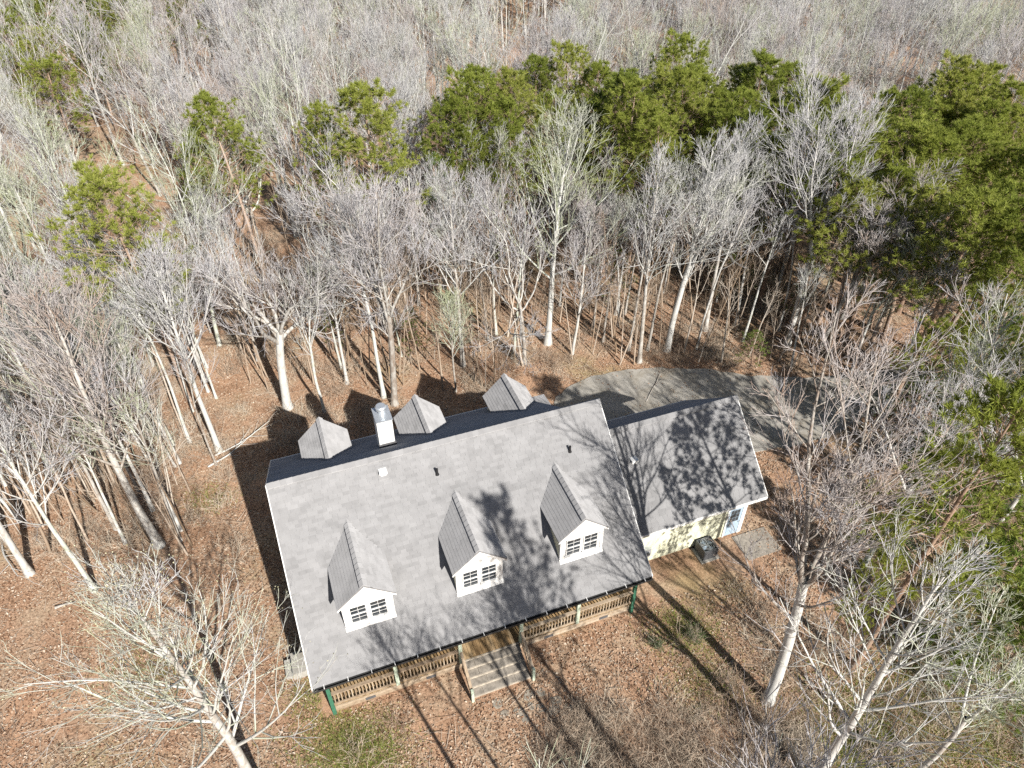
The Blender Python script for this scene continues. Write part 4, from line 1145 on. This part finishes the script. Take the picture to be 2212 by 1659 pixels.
def scatter(name, src, pts, rots, scl, idx, label, cat):
    """one object that stands for a mass nobody could count: copies of a few clumps on points"""
    me = bpy.data.meshes.new(name)
    pts = np.asarray(pts, np.float32)
    me.vertices.add(len(pts)); me.vertices.foreach_set('co', pts.ravel())
    a = me.attributes.new('turn', 'FLOAT_VECTOR', 'POINT'); a.data.foreach_set('vector', np.asarray(rots, np.float32).ravel())
    a = me.attributes.new('size', 'FLOAT', 'POINT'); a.data.foreach_set('value', np.asarray(scl, np.float32))
    a = me.attributes.new('pick', 'INT', 'POINT'); a.data.foreach_set('value', np.asarray(idx, np.int32))
    col = bpy.data.collections.new(name + '_forms')
    for i, m_ in enumerate(src):
        col.objects.link(bpy.data.objects.new('%s_form_%02d' % (name, i), m_))
    ng = bpy.data.node_groups.new(name, 'GeometryNodeTree')
    ng.interface.new_socket('Geometry', in_out='INPUT', socket_type='NodeSocketGeometry')
    ng.interface.new_socket('Geometry', in_out='OUTPUT', socket_type='NodeSocketGeometry')
    gi = ng.nodes.new('NodeGroupInput'); go = ng.nodes.new('NodeGroupOutput')
    ip = ng.nodes.new('GeometryNodeInstanceOnPoints'); ci = ng.nodes.new('GeometryNodeCollectionInfo')
    ci.inputs['Collection'].default_value = col
    ci.inputs['Separate Children'].default_value = True
    ci.inputs['Reset Children'].default_value = True
    def attr(n, t):
        q = ng.nodes.new('GeometryNodeInputNamedAttribute'); q.data_type = t; q.inputs['Name'].default_value = n
        return q.outputs['Attribute']
    lk = ng.links.new
    lk(gi.outputs[0], ip.inputs['Points']); lk(ci.outputs[0], ip.inputs['Instance'])
    ip.inputs['Pick Instance'].default_value = True
    lk(attr('pick', 'INT'), ip.inputs['Instance Index'])
    lk(attr('turn', 'FLOAT_VECTOR'), ip.inputs['Rotation'])
    lk(attr('size', 'FLOAT'), ip.inputs['Scale'])
    lk(ip.outputs[0], go.inputs[0])
    o = mesh_obj(name, me)
    md = o.modifiers.new('scatter', 'NODES'); md.node_group = ng
    return tag(o, label, cat, kind='stuff')

def joined(tm, cm):
    """trunk and crown as one mesh for the far mass"""
    vs_, fs = [], []
    parts = []
    for me, base in ((tm, 0), (cm, 1)):
        nv = len(me.vertices); co = np.empty(nv * 3, np.float32); me.vertices.foreach_get('co', co)
        npol = len(me.polygons); lt = np.empty(npol, np.int32); me.polygons.foreach_get('loop_total', lt)
        lv = np.empty(len(me.loops), np.int32); me.loops.foreach_get('vertex_index', lv)
        ls = np.empty(npol, np.int32); me.polygons.foreach_get('loop_start', ls)
        for s in (3, 4):
            sel = lt == s
            if sel.any():
                F = lv[ls[sel][:, None] + np.arange(s)]
                parts.append((co.reshape(-1, 3), F, base))
    return np_mesh('far_tree', parts, [M['bark'], M['twig']], True)
far = near_pts[300:]
if far:
    forms = [joined(*HW_V[i]) for i in (0, 2, 4, 5, 7)]
    P = np.array([(x, y, float(ground_z(x, y))) for x, y in far])
    n = len(P)
    scatter('distant_woods', forms, P, np.c_[rf.normal(0, .03, n), rf.normal(0, .03, n), rf.uniform(0, 6.28, n)], rf.uniform(0.7, 1.02, n), rf.integers(0, len(forms), n),
            'far mass of bare grey winter woods fading up the hillside', 'woods')

# thin poles behind the house and on the left
cnt = 0
for _ in range(4000):
    if cnt >= 300: break
    if rf.random() < 0.66:
        px, py = rf.uniform(520, 1740), rf.uniform(590, 845)
    else:
        px, py = rf.uniform(0, 420), rf.uniform(820, 1260)
    p = unproject(px, py)
    if not clear_of_yard(np.array(p.x), np.array(p.y)): continue
    if abs(px - 1180) < 25 and py > 700: continue
    o = mesh_obj('sapling', SAP_V[rf.integers(len(SAP_V))], None, (p.x, p.y, float(ground_z(p.x, p.y))))
    k = rf.uniform(0.5, 1.4)
    o.rotation_euler = (rf.normal(0, 0.07), rf.normal(0, 0.07), rf.uniform(0, 6.28)); o.scale = (k * 0.9, k * 0.9, k)
    zn = 'left of the house' if p.x < -14 else ('behind the chimney side of the house' if p.x < -3 else ('beyond the right rear dormer' if p.x < 5 else 'at the driveway woods edge'))
    tag(o, 'thin tan bare sapling pole in leaf litter ' + zn, 'sapling', 'saplings ' + zn)
    cnt += 1

# taller poles with small high crowns
cnt = 0
while cnt < 120:
    px, py = (rf.uniform(-60, 470), rf.uniform(700, 1290)) if rf.random() < 0.5 else (rf.uniform(520, 1900), rf.uniform(560, 800))
    p = unproject(px, py)
    if not clear_of_yard(np.array(p.x), np.array(p.y)): continue
    if abs(px - 1185) < 30: continue
    zn = 'left of the house' if p.x < -13.5 else ('behind the chimney side of the house' if p.x < -3 else ('beyond the right rear dormer' if p.x < 6 else 'at the driveway woods edge'))
    k = rf.uniform(0.7, 1.15)
    place('pole_tree', POLE_V[rf.integers(len(POLE_V))], ('trunk', 'crown'), p.x, p.y, rf.uniform(0, 6.28), k, 'slim pole tree with small high crown ' + zn, 'tree', 'slim pole trees ' + zn, (rf.normal(0, 0.035), rf.normal(0, 0.035)), k)
    cnt += 1

# brush on the forest floor
bp_, n = [], 0
while len(bp_) < 2600:
    y = 12 + 120 * rf.random() ** 1.5; x = rf.uniform(-1, 1) * (14 + y * 0.7)
    u, v = world_to_house(x, y)
    if -1.0 < u < 22 and -6.9 < v < 5.6: continue
    if in_poly(np.array(x), np.array(y), DRIVE): continue
    if not clear_of_yard(np.array(x), np.array(y)):
        if x > 7.0 and y < 24: 
            if rf.random() < 0.35: continue
        elif rf.random() < 0.93: continue
    bp_.append((x, y, float(ground_z(x, y))))
for _ in range(170):
    p = unproject(rf.uniform(1180, 1760), 1540 + 190 * rf.random() ** 0.7)
    bp_.append((p.x, p.y, 0.0))
n = len(bp_)
scatter('undergrowth', BRUSH_V, bp_, np.c_[rf.normal(0, .2, n), rf.normal(0, .2, n), rf.uniform(0, 6.28, n)], rf.uniform(0.5, 1.3, n), rf.integers(0, len(BRUSH_V), n),
        'tangled brown twiggy undergrowth across the forest floor', 'undergrowth')

# fallen leaves
def fallen_leaves(n=210000):
    rng = np.random.default_rng(9)
    y = 9 + 36 * rng.random(n) ** 0.9; x = rng.uniform(-1, 1, n) * (12 + y * 0.72)
    u = HC * (x - HX) + HS * (y - HY); v = -HS * (x - HX) + HC * (y - HY)
    ok = ~((u > -0.2) & (u < 20.6) & (v > -5.6) & (v < 5)) & ~((u > 5.6) & (u < 8.4) & (v > -7.0) & (v < -5))
    dr = in_poly(x, y, DRIVE)
    ok &= ~dr | (rng.random(n) < 0.06)
    # bare clay shows in places
    ok &= ~((np.sin(x * 0.9 + 1) * np.sin(y * 0.8) > 0.55) & (rng.random(n) < 0.7))
    x, y, dr = x[ok], y[ok], dr[ok]; n = len(x)
    z = ground_z(x, y) + 0.015 + rng.random(n) * 0.03 + np.where(dr, 0.045, 0)
    s = rng.uniform(0.03, 0.065, n); a = rng.uniform(0, 6.28, n)
    d = np.stack([np.cos(a), np.sin(a), rng.normal(0, 0.3, n)], 1); w = np.stack([-np.sin(a), np.cos(a), rng.normal(0, 0.3, n)], 1)
    c = np.stack([x, y, z], 1); s = s[:, None]
    V = np.stack([c - d * s, c - w * s * 0.6 + [0, 0, .012], c + d * s, c + w * s * 0.6 + [0, 0, .012]], 1).reshape(-1, 3)
    o = mesh_obj('fallen_leaves', np_mesh('fallen_leaves', [(V, np.arange(len(V)).reshape(-1, 4))], M['deadleaf']))
    tag(o, 'layer of rusty brown fallen leaves over the yard and woods floor', 'leaves', kind='stuff')
fallen_leaves()

# winter grass in the yard
def grass():
    rng = np.random.default_rng(21)
    spots = [((740, 1610), 1.5, 5500), ((690, 1500), 1.0, 1500), ((1480, 1360), 1.3, 3000), ((1540, 1480), 1.5, 1800), ((1900, 1560), 2.4, 11000), ((2050, 1420), 2.2, 10000), ((1820, 1640), 1.6, 6000), ((2130, 1600), 1.8, 6000), ((2000, 1250), 1.8, 6000), ((2150, 1300), 1.8, 6000), ((450, 1080), 1.0, 900), ((800, 1640), 1.2, 2500), ((330, 1450), 1.6, 1500)]
    C = []
    for px, r, n in spots:
        p = unproject(*px)
        q = rng.normal(0, r * 0.55, (n, 2)); C.append(np.c_[p.x + q[:, 0] * 1.3, p.y + q[:, 1]])
    C = np.concatenate(C)
    u = HC * (C[:, 0] - HX) + HS * (C[:, 1] - HY); v = -HS * (C[:, 0] - HX) + HC * (C[:, 1] - HY)
    C = C[~((u > 0) & (u < 20.6) & (v > -5.6) & (v < 5))]
    n = len(C)
    a = rng.uniform(0, 6.28, n); h = rng.uniform(0.06, 0.2, n); w = 0.012
    b = np.c_[C, np.full(n, -0.01)]
    s = np.stack([np.cos(a), np.sin(a), 0 * a], 1) * w
    t = b + np.stack([rng.normal(0, .8, n), rng.normal(0, .8, n), np.ones(n)], 1) * h[:, None]
    V = np.stack([b - s, b + s, t], 1).reshape(-1, 3)
    o = mesh_obj('grass', np_mesh('grass', [(V, np.arange(len(V)).reshape(-1, 3))], M['grass']))
    tag(o, 'thin patches of yellow green winter grass in the yard', 'grass', kind='stuff')
grass()

# fallen branches lying on the ground
fr = np.random.default_rng(31)
for (a, b, r, lab) in (((465, 985), (600, 930), 0.05, 'long pale fallen branch lying across the slope left of the house'), ((450, 1010), (545, 965), 0.06, 'short thick fallen log beside the long fallen branch'),
                       ((1395, 870), (1440, 810), 0.04, 'bare fallen limb on red leaves behind the right rear dormer'), ((120, 1315), (165, 1300), 0.07, 'stubby pale log in the leaves at the left'),
                       ((0, 1150), (45, 1260), 0.06, 'leaning pale fallen limb at the left picture edge woods')):
    p, q = unproject(*a), unproject(*b)
    d = np.array(q - p); Lb = np.linalg.norm(d)
    pts = grow(fr, np.array([[0, 0, r * 0.8]]), (d / Lb)[None], np.array([Lb]), 9, 0.06, 0.0); pts[:, :, 2] = np.abs(pts[:, :, 2]) * 0.5 + r * 0.5
    rd = taper(np.array([r]), 9, r * 0.3)
    P2, D2, l2, r2 = spawn(fr, pts, rd, np.array([Lb]), 5, 0.3, 1.0, 0.8, 0.2, lambda t: 0.3 * one(t), 0.5, 0.01)
    D2[:, 2] = np.abs(D2[:, 2]) * 0.3
    o = mesh_obj('fallen_branch', np_mesh('fallen_branch', [tubes(pts, rd, 7), tubes(grow(fr, P2, D2, l2, 4, 0.1, 0), taper(r2, 4, 0.006), 4)], M['bark'], True), None, (p.x, p.y, 0.0))
    tag(o, lab, 'branch')

# dead sticks lying about
def sticks(n=9000):
    rng = np.random.default_rng(41)
    y = 9 + 46 * rng.random(n); x = rng.uniform(-1, 1, n) * (12 + y * 0.72)
    u = HC * (x - HX) + HS * (y - HY); v = -HS * (x - HX) + HC * (y - HY)
    ok = ~((u > -1.2) & (u < 21) & (v > -7.2) & (v < 5)) & ~in_poly(x, y, DRIVE)
    x, y = x[ok], y[ok]; n = len(x)
    a = rng.uniform(0, 6.28, n)
    P = np.stack([x, y, ground_z(x, y) + 0.03], 1)
    D = np.stack([np.cos(a), np.sin(a), rng.uniform(0, 0.12, n)], 1)
    L_ = grow(rng, P, D, rng.gamma(2.0, 0.32, n) + 0.15, 4, 0.12, 0.0)
    L_[:, :, 2] = np.maximum(L_[:, :, 2], ground_z(L_[:, :, 0], L_[:, :, 1]) + 0.02)
    o = mesh_obj('dead_sticks', np_mesh('dead_sticks', [tubes(L_, taper(rng.uniform(0.006, 0.018, n), 4, 0.004), 3)], M['saplingbark']))
    tag(o, 'dead sticks and twigs strewn over the leaf litter', 'sticks', kind='stuff')
sticks()
